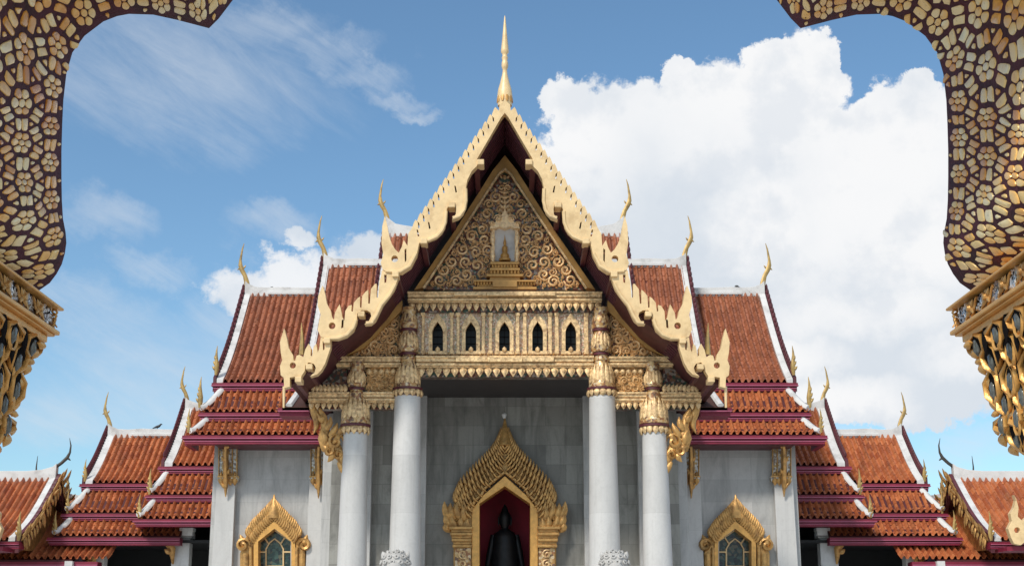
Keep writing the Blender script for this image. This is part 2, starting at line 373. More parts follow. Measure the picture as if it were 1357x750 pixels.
t1 = [(669, 134), (662, 139)] + teeth((661, 147), (549, 305), 17) + [(541, 310), (540, 326), (537.5, 322), (535, 318), (532.5, 327), (528.5, 335), (524, 331), (519, 323), (515.5, 312), (513, 298), (510, 286),
      (506.5, 300), (505.5, 322), (508, 338), (504.5, 348), (507, 357), (512, 360), (532, 361), (544, 353), (552, 338), (555.5, 322), (559, 319), (568, 317.5), (578, 313.5), (585, 307), (589.5, 299), (591, 287), (592, 277),
      (595, 272), (603, 271), (604.5, 277), (604, 284), (599, 291), (608, 287.5), (614, 281), (618, 271), (618.5, 261), (617, 250), (619.5, 238), (625, 227), (632, 220), (634, 215), (632, 211), (646, 187), (664, 156), (669, 150)]
h1 = [circ(523, 343, 4.6), [(536, 331), (538.5, 329), (538.5, 345), (536.5, 348)], slot(602, 246, 9, 2), slot(567, 294, 9, 2), slot(552, 304, 9, 2)]
t2 = [(506, 358), (512, 360.5), (528, 361.5), (527, 370), (522, 383), (514, 394), (507, 403), (501, 416), (497, 424), (491, 429), (483, 429.5), (489, 425), (492, 419), (491, 414), (486, 411), (479, 411), (473.5, 415), (472.5, 426), (468, 437), (459, 445),
      (447, 449), (434, 449), (425, 446), (421, 437), (423, 425), (425, 417), (421, 405), (421.5, 393), (427.5, 378), (431, 390), (433, 402), (438, 411), (440, 420), (442.5, 424), (444, 414), (450, 403), (452, 412), (453.5, 420), (456.5, 425), (457.5, 412), (462, 405), (466, 404), (465.5, 412), (467.5, 413),
      (469, 401), (474, 395), (477, 393), (477, 407), (479, 408), (480, 392), (485, 386), (488, 384), (488, 402), (490, 402.5), (491.5, 383), (497, 376), (499, 376), (499, 394), (501, 394.5), (503, 372), (505, 366)]
h2 = [circ(440, 431.5, 4.6), [(453, 424), (455.5, 423), (455, 434), (452, 435)], [(509, 364), (512.5, 364), (512, 374), (509.5, 375)]]
t3 = [(425, 446.5), (438, 450), (438, 460), (434, 472), (431, 481), (426, 490), (420, 496), (411, 498.5), (417, 493), (418.5, 487), (416, 482), (409, 480), (404.5, 484), (404, 491), (400, 497), (398, 502), (392, 502), (391, 499), (384, 500), (384, 512), (376.5, 514), (376, 500), (372, 497), (371, 485), (374, 477), (372, 467),
      (371, 453), (376.5, 435), (380, 448), (382.5, 461), (388, 470), (389, 477), (391, 478), (393, 471), (397, 470), (402, 473), (404.5, 463), (409, 455), (412, 461), (411.5, 471), (413.5, 472), (415.5, 460), (419, 455), (421, 467), (423, 462)]
h3 = [circ(388, 484, 4.2), [(427.5, 452), (430.5, 452), (430, 463), (428, 464)]]
for sx, nm in ((1, 'left'), (-1, 'right')):
    b = MB(); b.pprism(t1, YB, .38, h1); b.pprism(t2, YB + .02, .36, h2); b.pprism(t3, YB + .04, .34, h3)
    bo = b.build('bargeboard', M['cream'], hall, sx, bevel=.035)
    # raised brow line along the lower rim of each bulge
    b = MB()
    for path in ([(556, 321), (568, 318), (579, 313), (586, 305), (590, 295), (591, 280)], [(600, 289), (609, 286), (615, 278), (617.5, 266), (617, 250)],
                 [(436, 448), (449, 447.5), (460, 443), (468, 434), (472, 423)], [(485, 428), (493, 427), (499, 417), (505, 404), (516, 391), (524, 376)], [(511, 359), (530, 360), (543, 352), (551, 336)]):
        b.horn([P(x, y, YB - .01) for x, y in path], .06, .05, m=6)
    for (x, y) in ((598.5, 270.5), (561.5, 318.5), (524, 362.5), (478.5, 415), (433, 450.5), (409.5, 485), (395, 502), (637, 214)):      # purlin end blocks
        e = MB(); e.pbox(x - 4.5, x + 4.5, y - 3, y + 4, YB - .08, .6); e.build('purlin_end', M['cream'], bo, sx, bevel=.02)
    b.build('scroll_rim', M['cream'], bo, sx, smooth=50)
    # purlins running back under the roof
    b = MB()
    for (x, y) in ((632, 222), (598, 276), (561, 324), (526, 368), (478, 421), (436, 457), (409, 491), (394, 505)):
        e = MB(); e.pbox(x - 3.5, x + 3.5, y - 3.5, y + 4, YB + .4, 2.6 if y < 400 else 5); e.build('purlin', M['maroon2'], hall, sx, bevel=.02)
# --- arm roofs (underside seen), behind the bargeboards
def slab(mb, pts, y0, y1, th):
    q = [P(x, y, YB) for x, y in pts]
    poly = [(p.x, p.z) for p in q]
    up = []
    for i, p in enumerate(q):
        a = q[max(0, i-1)]; c = q[min(len(q)-1, i+1)]; d = Vector((c.x-a.x, c.z-a.z)).normalized(); nx, nz_ = (d.y, -d.x)
        if nz_ < 0: nx, nz_ = -nx, -nz_
        up.append((p.x + nx*th if i else p.x, p.z + nz_*th + (.1 if not i else 0)))
    mb.prism(poly + up[::-1], y0, y1)
for sx in (1, -1):
    b = MB()
    slab(b, [(669, 147), (640, 193), (610, 240), (578, 288), (548, 331), (524, 363)], YB + .42, 57.5, .22)
    slab(b, [(526, 367), (505, 397), (480, 425), (455, 444), (432, 456)], YB + .42, 55.5, .2)
    slab(b, [(436, 459), (420, 478), (400, 496), (383, 508)], YB + .42, 54, .18)
    ro = b.build('arm_roof', M['maroon'], hall, sx)
    b = MB()                                               # battens across the soffit
    for pts, n in (([(667, 151), (524, 366)], 7), ([(524, 371), (436, 457)], 5)):
        for k in range(1, 9):
            y = YB + .45 + k * .3
            A = P(*pts[0], YB); B = P(*pts[1], YB)
            d = (B - A); nn = Vector((d.z, 0, -d.x)).normalized() * .05
            b.hexa([A + Vector((0, y-YB, 0)) + nn, B + Vector((0, y-YB, 0)) + nn, B + Vector((0, y-YB, 0)) - nn, A + Vector((0, y-YB, 0)) - nn],
                   [A + Vector((0, y-YB+.07, 0)) + nn, B + Vector((0, y-YB+.07, 0)) + nn, B + Vector((0, y-YB+.07, 0)) - nn, A + Vector((0, y-YB+.07, 0)) - nn])
    b.build('batten', M['maroon2'], ro, sx)
# small eave return at the foot of the gable, thin post in front of it
for sx in (1, -1):
    b = MB(); Y = 47.5
    b.pbox(368, 410, 540, 543.5, Y, 1); b.pbox(370, 410, 545, 551, Y + .1, .9)
    fo = b.build('fascia', M['magenta'], hall, sx)
    b = MB(); b.pbox(368, 410, 543.6, 544.9, Y - .03, .8); b.build('moulding', M['pink'], fo, sx)
    b = MB(); A = P(392, 520, 49); B = P(374, 539, Y); C = P(410, 539, Y); D = P(410, 520, 49)
    b.hexa([A, B, C, D], [p - Vector((0, 0, .12)) for p in (A, B, C, D)]); b.build('eave_tiles', M['tile_edge'], hall, sx)
    b = MB(); b.horn([P(395, 520, 48.9), P(383, 537, Y)], .12, .08); b.build('hip_trim', M['plaster'], hall, sx)
    b = MB(); b.horn([P(376.5, 512, YB + .2), P(376, 540, YB + .2)], [.05, .035], [.05, .035]); b.build('drop_finial', M['cream'], hall, sx)
    b = MB(); q = [P(400, 470, 45), P(400.5, 450, 45), P(399.5, 428, 45)]; b.horn(q, [.1, .07, .01], [.08, .06, .01]); b.build('corner_finial', M['horngold'], hall, sx)

# --- spire at the apex
b = MB(); ctr = 45.0
prof = [(9.5, 141), (10, 133), (10.2, 127), (9, 119), (6, 109), (3.6, 99), (2.9, 93), (3.9, 91), (4.6, 87), (4.2, 83), (3.4, 81), (4.4, 77), (3.2, 75), (3.6, 72), (5.3, 70), (5.2, 67), (3.4, 50), (1.8, 33), (.9, 24), (.2, 21)]
b.lathe(0, ctr, [(r / F * 47.5, P(669, y, ctr).z) for r, y in prof], 16)
sp = b.build('spire', M['cream'], hall, smooth=40)
b = MB()
for j in range(10):
    a = 2*math.pi*j/10; z0 = P(669, 137, ctr).z; dx, dy = math.cos(a)*.27, math.sin(a)*.27
    b.leaf((dx, ctr+dy, z0), (dx*.75, ctr+dy*.75, z0+.42), .07, .03, nrm=(dx, dy, 0))
b.build('petal_ring', M['ochre'], sp)

# --- tympanum
def poly_in(p, poly):
    c = False; j = len(poly)-1
    for i in range(len(poly)):
        if (poly[i][1] > p[1]) != (poly[j][1] > p[1]) and p[0] < (poly[j][0]-poly[i][0])*(p[1]-poly[i][1])/(poly[j][1]-poly[i][1]) + poly[i][0]: c = not c
        j = i
    return c
def relief(mb, poly, Y, sizes, avoid=(), dep=.09, mirror=True, seed=1, tries=900, sym=669.0):
    rnd = random.Random(seed); placed = []
    for _ in range(tries if len(poly) < 4 or tries > 500 else 200):       # a bed of small leaves under the scrolls
        x = rnd.uniform(min(p[0] for p in poly), max(p[0] for p in poly)); y = rnd.uniform(min(p[1] for p in poly), max(p[1] for p in poly))
        if not poly_in((x, y), poly) or any(a < x < c_ and b_ < y < d for a, b_, c_, d in avoid) or (mirror and x > sym): continue
        a = rnd.uniform(0, 6.28); k = rnd.uniform(2.6, 5)/F*Y; A = P(x, y, Y + .03); T_ = A + Vector((math.cos(a)*k, -.05, math.sin(a)*k)); mb.leaf(A, T_, k*.3, .05, m=4, k=4, bend=(rnd.uniform(-.03, .03), 0, 0))
        if mirror: X2 = 2*P(sym, y, Y).x; mb.leaf(Vector((X2-A.x, A.y, A.z)), Vector((X2-T_.x, T_.y, T_.z)), k*.3, .05, m=4, k=4)
    for R in sizes:
        for _ in range(tries):
            x = rnd.uniform(min(p[0] for p in poly), max(p[0] for p in poly)); y = rnd.uniform(min(p[1] for p in poly), max(p[1] for p in poly))
            if mirror and x > sym - R * .55: continue
            if not all(poly_in((x + R*.8*dx, y + R*.8*dy), poly) for dx, dy in ((1, 0), (-1, 0), (0, 1), (0, -1))): continue
            if any(a - R*.6 < x < c + R*.6 and b_ - R*.6 < y < d + R*.6 for a, b_, c, d in avoid): continue
            if any((x-q[0])**2 + (y-q[1])**2 < ((R + q[2])*.82)**2 for q in placed): continue
            placed.append((x, y, R)); a0 = rnd.uniform(0, 6.28); tn = rnd.choice((-1.5, 1.5)); k = R / F * Y
            c = P(x, y, Y); mb.curl(c, k, a0, tn, k*.22, dep*min(1, k/.18)+.02, n=14 if R > 3 else 9, lf=R > 2.2)
            if mirror:
                c2 = Vector((2*P(sym, y, Y).x - c.x, c.y, c.z)); mb.curl(c2, k, math.pi - a0, -tn, k*.22, dep*min(1, k/.18)+.02, n=14 if R > 3 else 9, lf=R > 2.2)
tri = [(669, 222), (778, 384), (560, 384)]
b = MB(); b.pprism(tri, YT, .3); tym = b.build('gable_panel', M['relief_ground'], hall)
b = MB()
relief(b, [(669, 232), (773, 382), (565, 382)], YT - .02, (8.6, 7, 6, 5, 4, 3.2, 2.5, 1.8), avoid=[(652, 286, 686, 348), (650, 346, 688, 364), (630, 370, 708, 384)], seed=5, tries=1400)
for i in range(9):                                    # central stem of leaves up to the apex
    c = P(669, 290 - i*6.5, YT - .06); k = (9 - i*.85)/F*YT
    for q in (-1, 1): b.leaf(c, c + Vector((q*k*.9, -.03, k*1.0)), k*.3, .07, bend=(q*k*.25, 0, 0))
    b.leaf(c, c + Vector((0, -.05, k*1.1)), k*.3, .09)
b.build('scroll_relief', M['reliefgold'], tym, smooth=50)
b = MB()                                               # raking frame boards
for q in (1, -1):
    f = lambda l: [(AX + q*(x-AX), y) for x, y in l]
    b.pprism(f([(669, 206), (669, 224), (661, 229), (608, 309), (560, 381), (549, 384), (602, 307), (653, 226)]), YT - .35, .5)
fr = b.build('gable_frame', M['ochre'], hall)
b = MB()
for q in (1, -1): b.horn([P(AX + q*(x-AX), y, YT - .4) for x, y in ((669, 224), (661, 231), (610, 309), (561, 382))], .045, .05)
b.build('frame_rim', M['palegold'], fr)
# niche with its seated figure
b = MB()
b.pprism([(654, 346), (654, 306), (661, 300), (669, 297), (677, 300), (684, 306), (684, 346)], YT - .12, .1); ni = b.build('niche', M['plaster'], tym)
b = MB()
for q in (-1, 1):
    b.pbox(669 + q*15.5 - 2, 669 + q*15.5 + 2, 304, 347, YT - .3, .25)
    for y in (304, 325): b.leaf(P(669 + q*15.5, y + 22, YT - .3), P(669 + q*17, y, YT - .3), .09, .07)
b.pprism([(649, 303), (651, 297), (657, 294), (660, 289), (664, 286), (669, 278), (674, 286), (678, 289), (681, 294), (687, 297), (689, 303), (681, 302), (676, 300), (669, 303), (662, 300), (657, 302)], YT - .42, .3)
for q in (-1, 1):
    b.curl(P(669 + q*9, 290, YT - .4), .15, 0 if q > 0 else math.pi, 1.5*q, .035, .07); b.curl(P(669 + q*17, 297, YT - .4), .1, 0 if q > 0 else math.pi, 1.5*q, .03, .06)
b.build('niche_canopy', M['reliefgold'], ni)
b = MB(); b.lathe(P(669, 340, 1).x, YT - .3, [(r/F*YT, P(669, y, YT-.3).z) for r, y in ((8, 346), (8, 343), (5.5, 342), (6.2, 340), (6, 338), (3.4, 335), (4, 331), (3.6, 327), (1.5, 325.5), (2.1, 323), (1.9, 320), (.9, 317), (.2, 311))], 12)
b.build('figure', M['ochre'], ni, smooth=50)
b = MB()
for (x, y0, y1, dd) in ((19, 347, 350, .5), (15, 350, 355, .40), (20, 355, 358, .5), (17, 358, 364, .34), (24, 363, 366, .46), (20, 366, 371, .34), (41, 371, 373, .5), (37, 377, 379.5, .36), (42, 380, 383, .44), (16, 373, 380, .5)):
    b.pbox(669 - x, 669 + x, y0, y1, YT - dd, dd)
for i in range(21): c = P(669 - 39 + i*3.9, 373, YT - .42); b.leaf(c, c - Vector((0, -.04, .15)), .045, .04); c = P(669 - 39 + i*3.9, 377, YT - .3); b.leaf(c, c + Vector((0, -.04, .10)), .04, .04)
for i in range(9): c = P(669 - 18 + i*4.5, 363, YT - .42); b.leaf(c, c + Vector((0, -.04, .13)), .05, .04); c = P(669 - 16 + i*4, 355, YT - .44); b.leaf(c, c + Vector((0, -.03, .12)), .045, .04)
b.build('niche_plinth', M['ochre'], tym)

# --- entablature and the window band
def lathe_px(mb, cx, cy, prof, n=20, Ye=None, **k):   # profile from pixels at a centre (cx,cy)
    mb.lathe(cx, cy, [(r/F*(Ye or cy)*1.0, P(669, y, cy).z) for r, y in prof], n, **k)
def drops(mb, x0, x1, y0, y1, Y, n, d=.1):            # hanging lotus petals
    for i in range(n):
        x = x0 + (x1-x0)*(i+.5)/n; w = abs(x1-x0)/n/F*Y
        A = P(x, y0, Y); B = P(x, y1, Y)
        mb.leaf(A + Vector((0, .02, 0)), B + Vector((.0, -.10, 0)), w*.46, d*.55, bend=(0, -.05, 0), fat=.16, k=7); mb.leaf(A + Vector((0, -.06, -.02)), A.lerp(B, .7) + Vector((0, -.14, 0)), w*.2, .03, bend=(0, -.04, 0), k=5)
def cornice(mb, x0, x1, y0, y1, Y, dy):
    h = y1 - y0
    for (u0, u1, dd) in ((0, .18, .16), (.18, .5, .10), (.5, .62, .0), (.62, .82, .12), (.82, 1, .04)):
        mb.pbox(x0 - dd*8, x1 + dd*8, y0 + h*u0, y0 + h*u1, Y - dd, dy + dd)
b = MB(); cornice(b, 541, 797, 386, 401, YT - .35, .6)
for (x0, x1, dd) in ((602, 645, .06), (645, 693, .14), (693, 736, .06)): b.pbox(x0, x1, 386.4, 391.5, YT - .35 - .16 - dd, .5)
en = b.build('upper_cornice', M['palegold'], hall, bevel=.012)
b = MB(); drops(b, 541, 797, 401.5, 413, YT - .38, 27); b.build('lotus_drops', M['palegold'], en, smooth=60)
b = MB(); b.pbox(541, 797, 401, 414, YT - .22, .3); b.build('drop_backing', M['relief_ground'], en)
b = MB(); cornice(b, 552, 786, 471, 487, YT - .35, .8)
for (x0, x1, dd) in ((604, 646, .06), (646, 692, .14), (692, 734, .06)): b.pbox(x0, x1, 473, 479, YT - .35 - .16 - dd, .5)
en2 = b.build('lower_cornice', M['palegold'], hall, bevel=.012)
b = MB(); drops(b, 553, 785, 487.5, 500, YT - .38, 21); b.build('lotus_drops', M['palegold'], en2, smooth=60)
b = MB(); b.pbox(553, 785, 487, 499.5, YT - .2, .5); b.build('drop_backing', M['relief_ground'], en2)
# band wall with five pointed openings
def lancet(x, w, y0, y1, sh=.32):
    h = y1 - y0
    return [(x-w, y1), (x-w, y0 + h*sh), (x-w*.72, y0 + h*sh*.55), (x, y0), (x+w*.72, y0 + h*sh*.55), (x+w, y0 + h*sh), (x+w, y1)]
WX = (580, 624, 668.5, 712.5, 756.5)
b = MB(); b.pprism([(552, 413), (786, 413), (786, 471), (552, 471)], YT - .1, .5, [lancet(x, 7, 426, 465)[::-1] for x in WX])
band = b.build('window_band', M['mosaicpale'], hall)
for x in (560.5, 598.5, 607, 640.5, 650, 686, 695.5, 729, 738, 777):
    b = MB(); b.pbox(x-2.2, x+2.2, 414, 468, YT - .28, .3); b.pbox(x-3, x+3, 464, 469, YT - .32, .3); b.pbox(x-3, x+3, 414, 418, YT - .32, .3); b.build('pilaster_strip', M['palegold'], band, bevel=.015)
b = MB()
for i in range(46): x = 555 + i*5.1; b.leaf(P(x, 471, YT - .25), P(x, 465.5, YT - .28), .06, .05)
b.build('leaf_cresting', M['mosaiccol'], band)
for x in WX:
    b = MB(); o = lancet(x, 12, 415, 466, .36); i = lancet(x, 7.2, 426, 467, .32)
    b.pprism(o + i[::-1], YT - .24, .2)
    b.pbox(x - 13, x + 13, 465, 469, YT - .34, .3); b.leaf(P(x, 466, YT-.36), P(x, 459, YT-.36), .08, .05)
    wf = b.build('window', M['palegold'], hall)
    b = MB(); b.pprism(lancet(x, 7.4, 425.5, 466), YT + .12, .05); b.build('pane', M['glassdark'], wf)
    b = MB()
    for y in (437, 446, 455): b.pbox(x-7, x+7, y, y+.7, YT + .08, .03)
    b.pbox(x-.35, x+.35, 427, 465, YT + .07, .03); b.build('window_bar', M['black'], wf)

# --- side gable panels, friezes and beams
for sx in (1, -1):
    b = MB(); b.pprism([(533, 398), (533, 474), (440, 474), (440, 470), (480, 450)], YT, .3); pn = b.build('side_gable_panel', M['relief_ground'], hall, sx)
    b = MB(); relief(b, [(530, 412), (530, 472), (448, 472), (482, 460)], YT - .05, (8, 6, 4.5, 3.3, 2.4, 1.7), mirror=False, seed=9); b.build('scroll_relief', M['reliefgold'], pn, sx, smooth=50)
    b = MB(); b.pprism([(533, 398), (533, 411), (482, 461), (436, 482), (430, 478), (476, 452)], YT - .3, .4); b.build('raking_frame', M['ochre'], hall, sx)
    b = MB(); cornice(b, 446, 530, 472, 486, YT - .3, .5); cornice(b, 482, 527, 519, 533, YT - .3, .6); cornice(b, 409, 462, 519, 533, YT - .32, 1.2)
    c1 = b.build('side_cornice', M['palegold'], hall, sx, bevel=.01)
    b = MB(); drops(b, 484, 524, 533.5, 543, YT - .34, 5); b.build('lotus_drops', M['palegold'], c1, sx, smooth=60)
    b = MB(); drops(b, 409, 457, 533.5, 543, YT - .36, 6); b.build('lotus_drops', M['palegold'], c1, sx, smooth=60)
    b = MB(); b.pbox(484, 526, 486, 519, YT - .1, .4); b.pbox(424, 460, 486, 519, YT - .05, .4); b.pbox(410, 526, 533, 542, YT - .1, .4); fz = b.build('frieze', M['relief_ground'], hall, sx)
    b = MB(); relief(b, [(487, 487), (524, 487), (524, 518), (487, 518)], YT - .15, (6, 5, 4, 3, 2.2), mirror=False, seed=3, dep=.08)
    for i in range(5): x = 489 + i*8; b.lathe(0, 0, [(0.001, 0)], 3) if False else b.leaf(P(x, 496, YT-.2), P(x, 488, YT-.26), .1, .08, fat=.5)
    for i in range(9): x = 414 + i*5.4; b.leaf(P(x, 519, YT - .42), P(x - 1.5, 509, YT - .42), .085, .06, bend=(.03, 0, 0))
    b.build('frieze_relief', M['palegold'], fz, sx, smooth=50)

# --- portico shell: ceiling, door wall, floor, steps
b = MB(); zc = P(669, 499, YT).z
b.box(P(480, 600, YT).x, -P(480, 600, YT).x, YT + .5, YW + .2, zc + .05, zc + .25)
b.build('ceiling', M['ceiling'], hall)
FL = 1.5
xw = P(440, 600, YW).x
b = MB()
door_hole = [(634, 900), (634, 666), (669, 642), (704, 666), (704, 900)]
A = [(P(x, y, YW).x, P(x, y, YW).z) for x, y in [(440, 900), (440, 470), (898, 470), (898, 900)]]
A = [(xw, FL), (xw, P(440, 470, YW).z), (-xw, P(440, 470, YW).z), (-xw, FL)]
H = [(P(x, y, YW).x, max(FL + .02, P(x, y, YW).z)) for x, y in door_hole]
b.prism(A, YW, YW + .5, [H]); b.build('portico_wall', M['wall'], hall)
for sx in (1, -1):
    b = MB()
    for (x0, x1) in ((555, 565), (484, 493)):
        A = P(x0, 600, YW - .35); B = P(x1, 600, YW - .35); b.box(A.x, B.x, YW - .35, YW, FL, zc + .1)
    b.build('wall_pilaster', M['sidewall'], hall, sx, bevel=.015)
b = MB()
hx = 13.5
b.box(-9.5, 9.5, 43.6, YS, 0, FL)
b.box(-hx, hx, YS - .9, 64, 0, FL - .003)
for i in range(8): b.box(-4.2, 4.2, 43.6 - .34*(i+1), 43.6 - .34*i, 0, FL - (i+1) * FL / 9)
b.build('platform', M['column'], hall)

# --- columns
def column(sx, xpx, prof_sh, caps, label=None):
    pass
inner_cx = P(540.2, 524, YC).x; outer_cx = P(470.8, 575, YC).x
for sx in (1, -1):
    for cx, rtop, rbot, ytop, capprof, peta in (
        (inner_cx, 17.4, 21.2, 524, [(10, 408), (10, 413), (9, 416), (11.5, 424), (13, 432), (12, 436), (8.5, 437), (10, 440), (10.5, 448), (12.5, 457), (14, 463), (12.5, 467), (9, 468), (8.5, 472), (10.5, 474), (11, 478), (9.5, 480), (11.5, 486), (13, 496), (16.2, 506), (17.5, 511), (17.5, 514), (18.6, 515), (18.6, 517), (17.4, 519), (17.9, 526)],
            [(10, 436, 414, .9), (12, 465, 440, .9), (16, 512, 482, 1), (17.8, 517, 527, -1)]),
        (outer_cx, 16.2, 19.6, 572, [(9, 480), (10, 486), (9, 489), (10, 496), (11, 505), (12.5, 510), (11, 513), (8.5, 514), (8.5, 519), (10, 520), (10.5, 523), (10, 526), (12, 534), (15.5, 546), (19, 555), (20, 559), (20, 562), (18.5, 563), (18.5, 566), (16.6, 568), (17, 574)],
            [(11, 510, 490, .9), (18, 560, 528, 1), (17, 565, 577, -1)])):
        b = MB(); zt = P(669, ytop, YC).z; zb = FL; rt = rtop/F*YC; zf = P(669, 750, YC).z; rf = rbot/F*YC*.985
        k = (rf - rt) / (zt - zf)
        b.lathe(cx, YC, [(rt + k*(zt-zb) + .18, zb), (rt + k*(zt-zb) + .18, zb + .35), (rt + k*(zt-zb) + .03, zb + .5)] + [(rt + k*(zt-z), z) for z in [zb + .5 + (zt-zb-.5)*i/6 for i in range(7)]], 16, rot=math.pi/16)
        co = b.build('column', M['column'], hall, sx, smooth=24)
        b = MB(); lathe_px(b, cx, YC, capprof[::-1], 20, Ye=YC)
        ca = b.build('capital', M['mosaiccol'], co, sx, smooth=35)
        b = MB()
        for (r, y0, y1, q) in peta:
            n = 14; R = r/F*YC; z0 = P(669, y0, YC).z; z1 = P(669, y1, YC).z
            for j in range(n):
                a = 2*math.pi*(j + .5)/n; c, s_ = math.cos(a), math.sin(a); R2 = R*.72 if q > 0 and abs(y1-y0) > 15 else R*1.0
                b.leaf((cx + R*c*1.0, YC + R*s_*1.0, z0), (cx + R2*c, YC + R2*s_, z1), R*.24, .045, nrm=(c, s_, 0), bend=(c*.04, s_*.04, 0), k=6)
        b.build('capital_leaves', M['palegold'], ca, sx, smooth=60)
        b = MB()
        for y, rr in ((469.5, 9.6), (438, 10.6), (516, 19)) if ytop < 550 else ((515.5, 9.4), (564.5, 19.2)):
            z = P(669, y, YC).z; R = rr/F*YC; b.lathe(cx, YC, [(R-.05, z-.05), (R+.03, z-.035), (R+.03, z+.035), (R-.05, z+.05)], 20)
        b.build('capital_band', M['maroon2'], ca, sx, smooth=40)

# --- naga brackets beside the outer columns
for sx in (1, -1):
    b = MB(); Yk = YC
    q = lambda l: [P(x, y, Yk) for x, y in l]
    b.horn(q([(456, 622), (452, 606), (444, 596), (434, 590), (429, 580), (431, 566), (428, 552), (423, 541)]), [.03, .16, .26, .26, .2, .15, .13, .05], [.05, .12, .15, .15, .12, .1, .09, .04])
    b.horn(q([(413, 536), (417, 548), (420, 557), (419, 566), (416, 574)]), [.1, .13, .12, .08, .02], .08)
    b.curl(P(445, 585, Yk - .1), .28, 0, 1.4, .07, .1); b.curl(P(436, 597, Yk - .1), .2, 2, -1.4, .06, .1); b.curl(P(449, 602, Yk - .1), .17, 2, 1.4, .05, .1)
    for (x, y, tx, ty) in ((430, 588, 427, 570), (436, 578, 447, 560), (448, 575, 454, 563), (440, 600, 434, 612), (448, 612, 455, 630), (450, 595, 453, 620), (432, 570, 438, 552), (427, 560, 420, 548), (441, 588, 450, 570), (434, 596, 426, 590)):
        b.leaf(P(x, y, Yk - .12), P(tx, ty, Yk - .12), .11, .08, bend=(.05, 0, 0))
    b.build('bracket', M['gold'], hall, sx, smooth=60)

# --- crossing walls behind the columns and the transept fronts
def pilaster_with_cap(sx, x0, x1, Y, parent, ycap0, ycap1, ytip, xtip, zb=FL, dep=.28):
    A = P(x0, ycap0, Y); B = P(x1, ycap0, Y)
    b = MB(); zt = A.z; tap = .06
    b.hexa([(A.x - tap, Y - tap*.5, zb), (B.x + tap*.4, Y - tap*.5, zb), (B.x + tap*.4, Y + dep, zb), (A.x - tap, Y + dep, zb)], [(A.x, Y, zt), (B.x, Y, zt), (B.x, Y + dep, zt), (A.x, Y + dep, zt)])
    pl = b.build('pilaster', M['column'], parent, sx, bevel=.01)
    b = MB()
    b.pbox(x0 - 1, x1 + 1, ycap0, ycap1 - 6, Y - .08, dep)
    for (u0, u1, dd) in ((ycap1-6, ycap1-3, .16), (ycap1-3, ycap1, .12)): b.pbox(x0 - dd*16, x1 + dd*16, u0, u1, Y - dd, dep)
    ca = b.build('capital', M['silverpanel'], pl, sx)
    b = MB(); h = ycap1 - 6 - ycap0; n = 4
    for i in range(n+1):
        x = x0 + (x1-x0)*i/n; b.horn([P(x, ycap0, Y - .1), P(x, ycap1 - 6, Y - .1)], .026, .04)
    for i in range(n): x = x0 + (x1-x0)*(i+.5)/n; b.leaf(P(x, ycap1 - 5, Y - .14), P(x, ycap1 + 6, Y - .1), .11, .05); b.leaf(P(x, ycap1 - 6, Y - .12), P(x, ycap1 - 13, Y - .12), .06, .04)
    b.pbox(x0 - 2, x1 + 2, ycap1 - 7, ycap1 - 5, Y - .2, dep)
    b.build('capital_trim', M['gold'], ca, sx, smooth=60)
    b = MB(); k = Y/F
    pts = [P(xtip + 1, ycap0 - 6, Y - .75), P(xtip, ycap0 + h*.3, Y - .62), P(xtip, ycap0 + h*.75, Y - .45), P(xtip, ycap1, Y - .3), P(xtip, ytip, Y - .12)]
    b.horn(pts, [2.4*k, 3*k, 3.2*k, 4*k, .6*k], [.1, .14, .14, .12, .03])
    for u in range(4): b.leaf(pts[u].lerp(pts[u+1], .5), pts[u].lerp(pts[u+1], .5) + Vector(((-1)**u*.16, -.12, .22)), .07, .06)
    b.build('bracket', M['gold'], pl, sx, smooth=60)
    return pl
def pointed_frame(x, w, ysh, yap, ogee=0):            # left shoulder, apex, right shoulder (open at the bottom)
    return [(x-w, 760), (x-w, ysh), (x, yap), (x+w, ysh), (x+w, 760)]
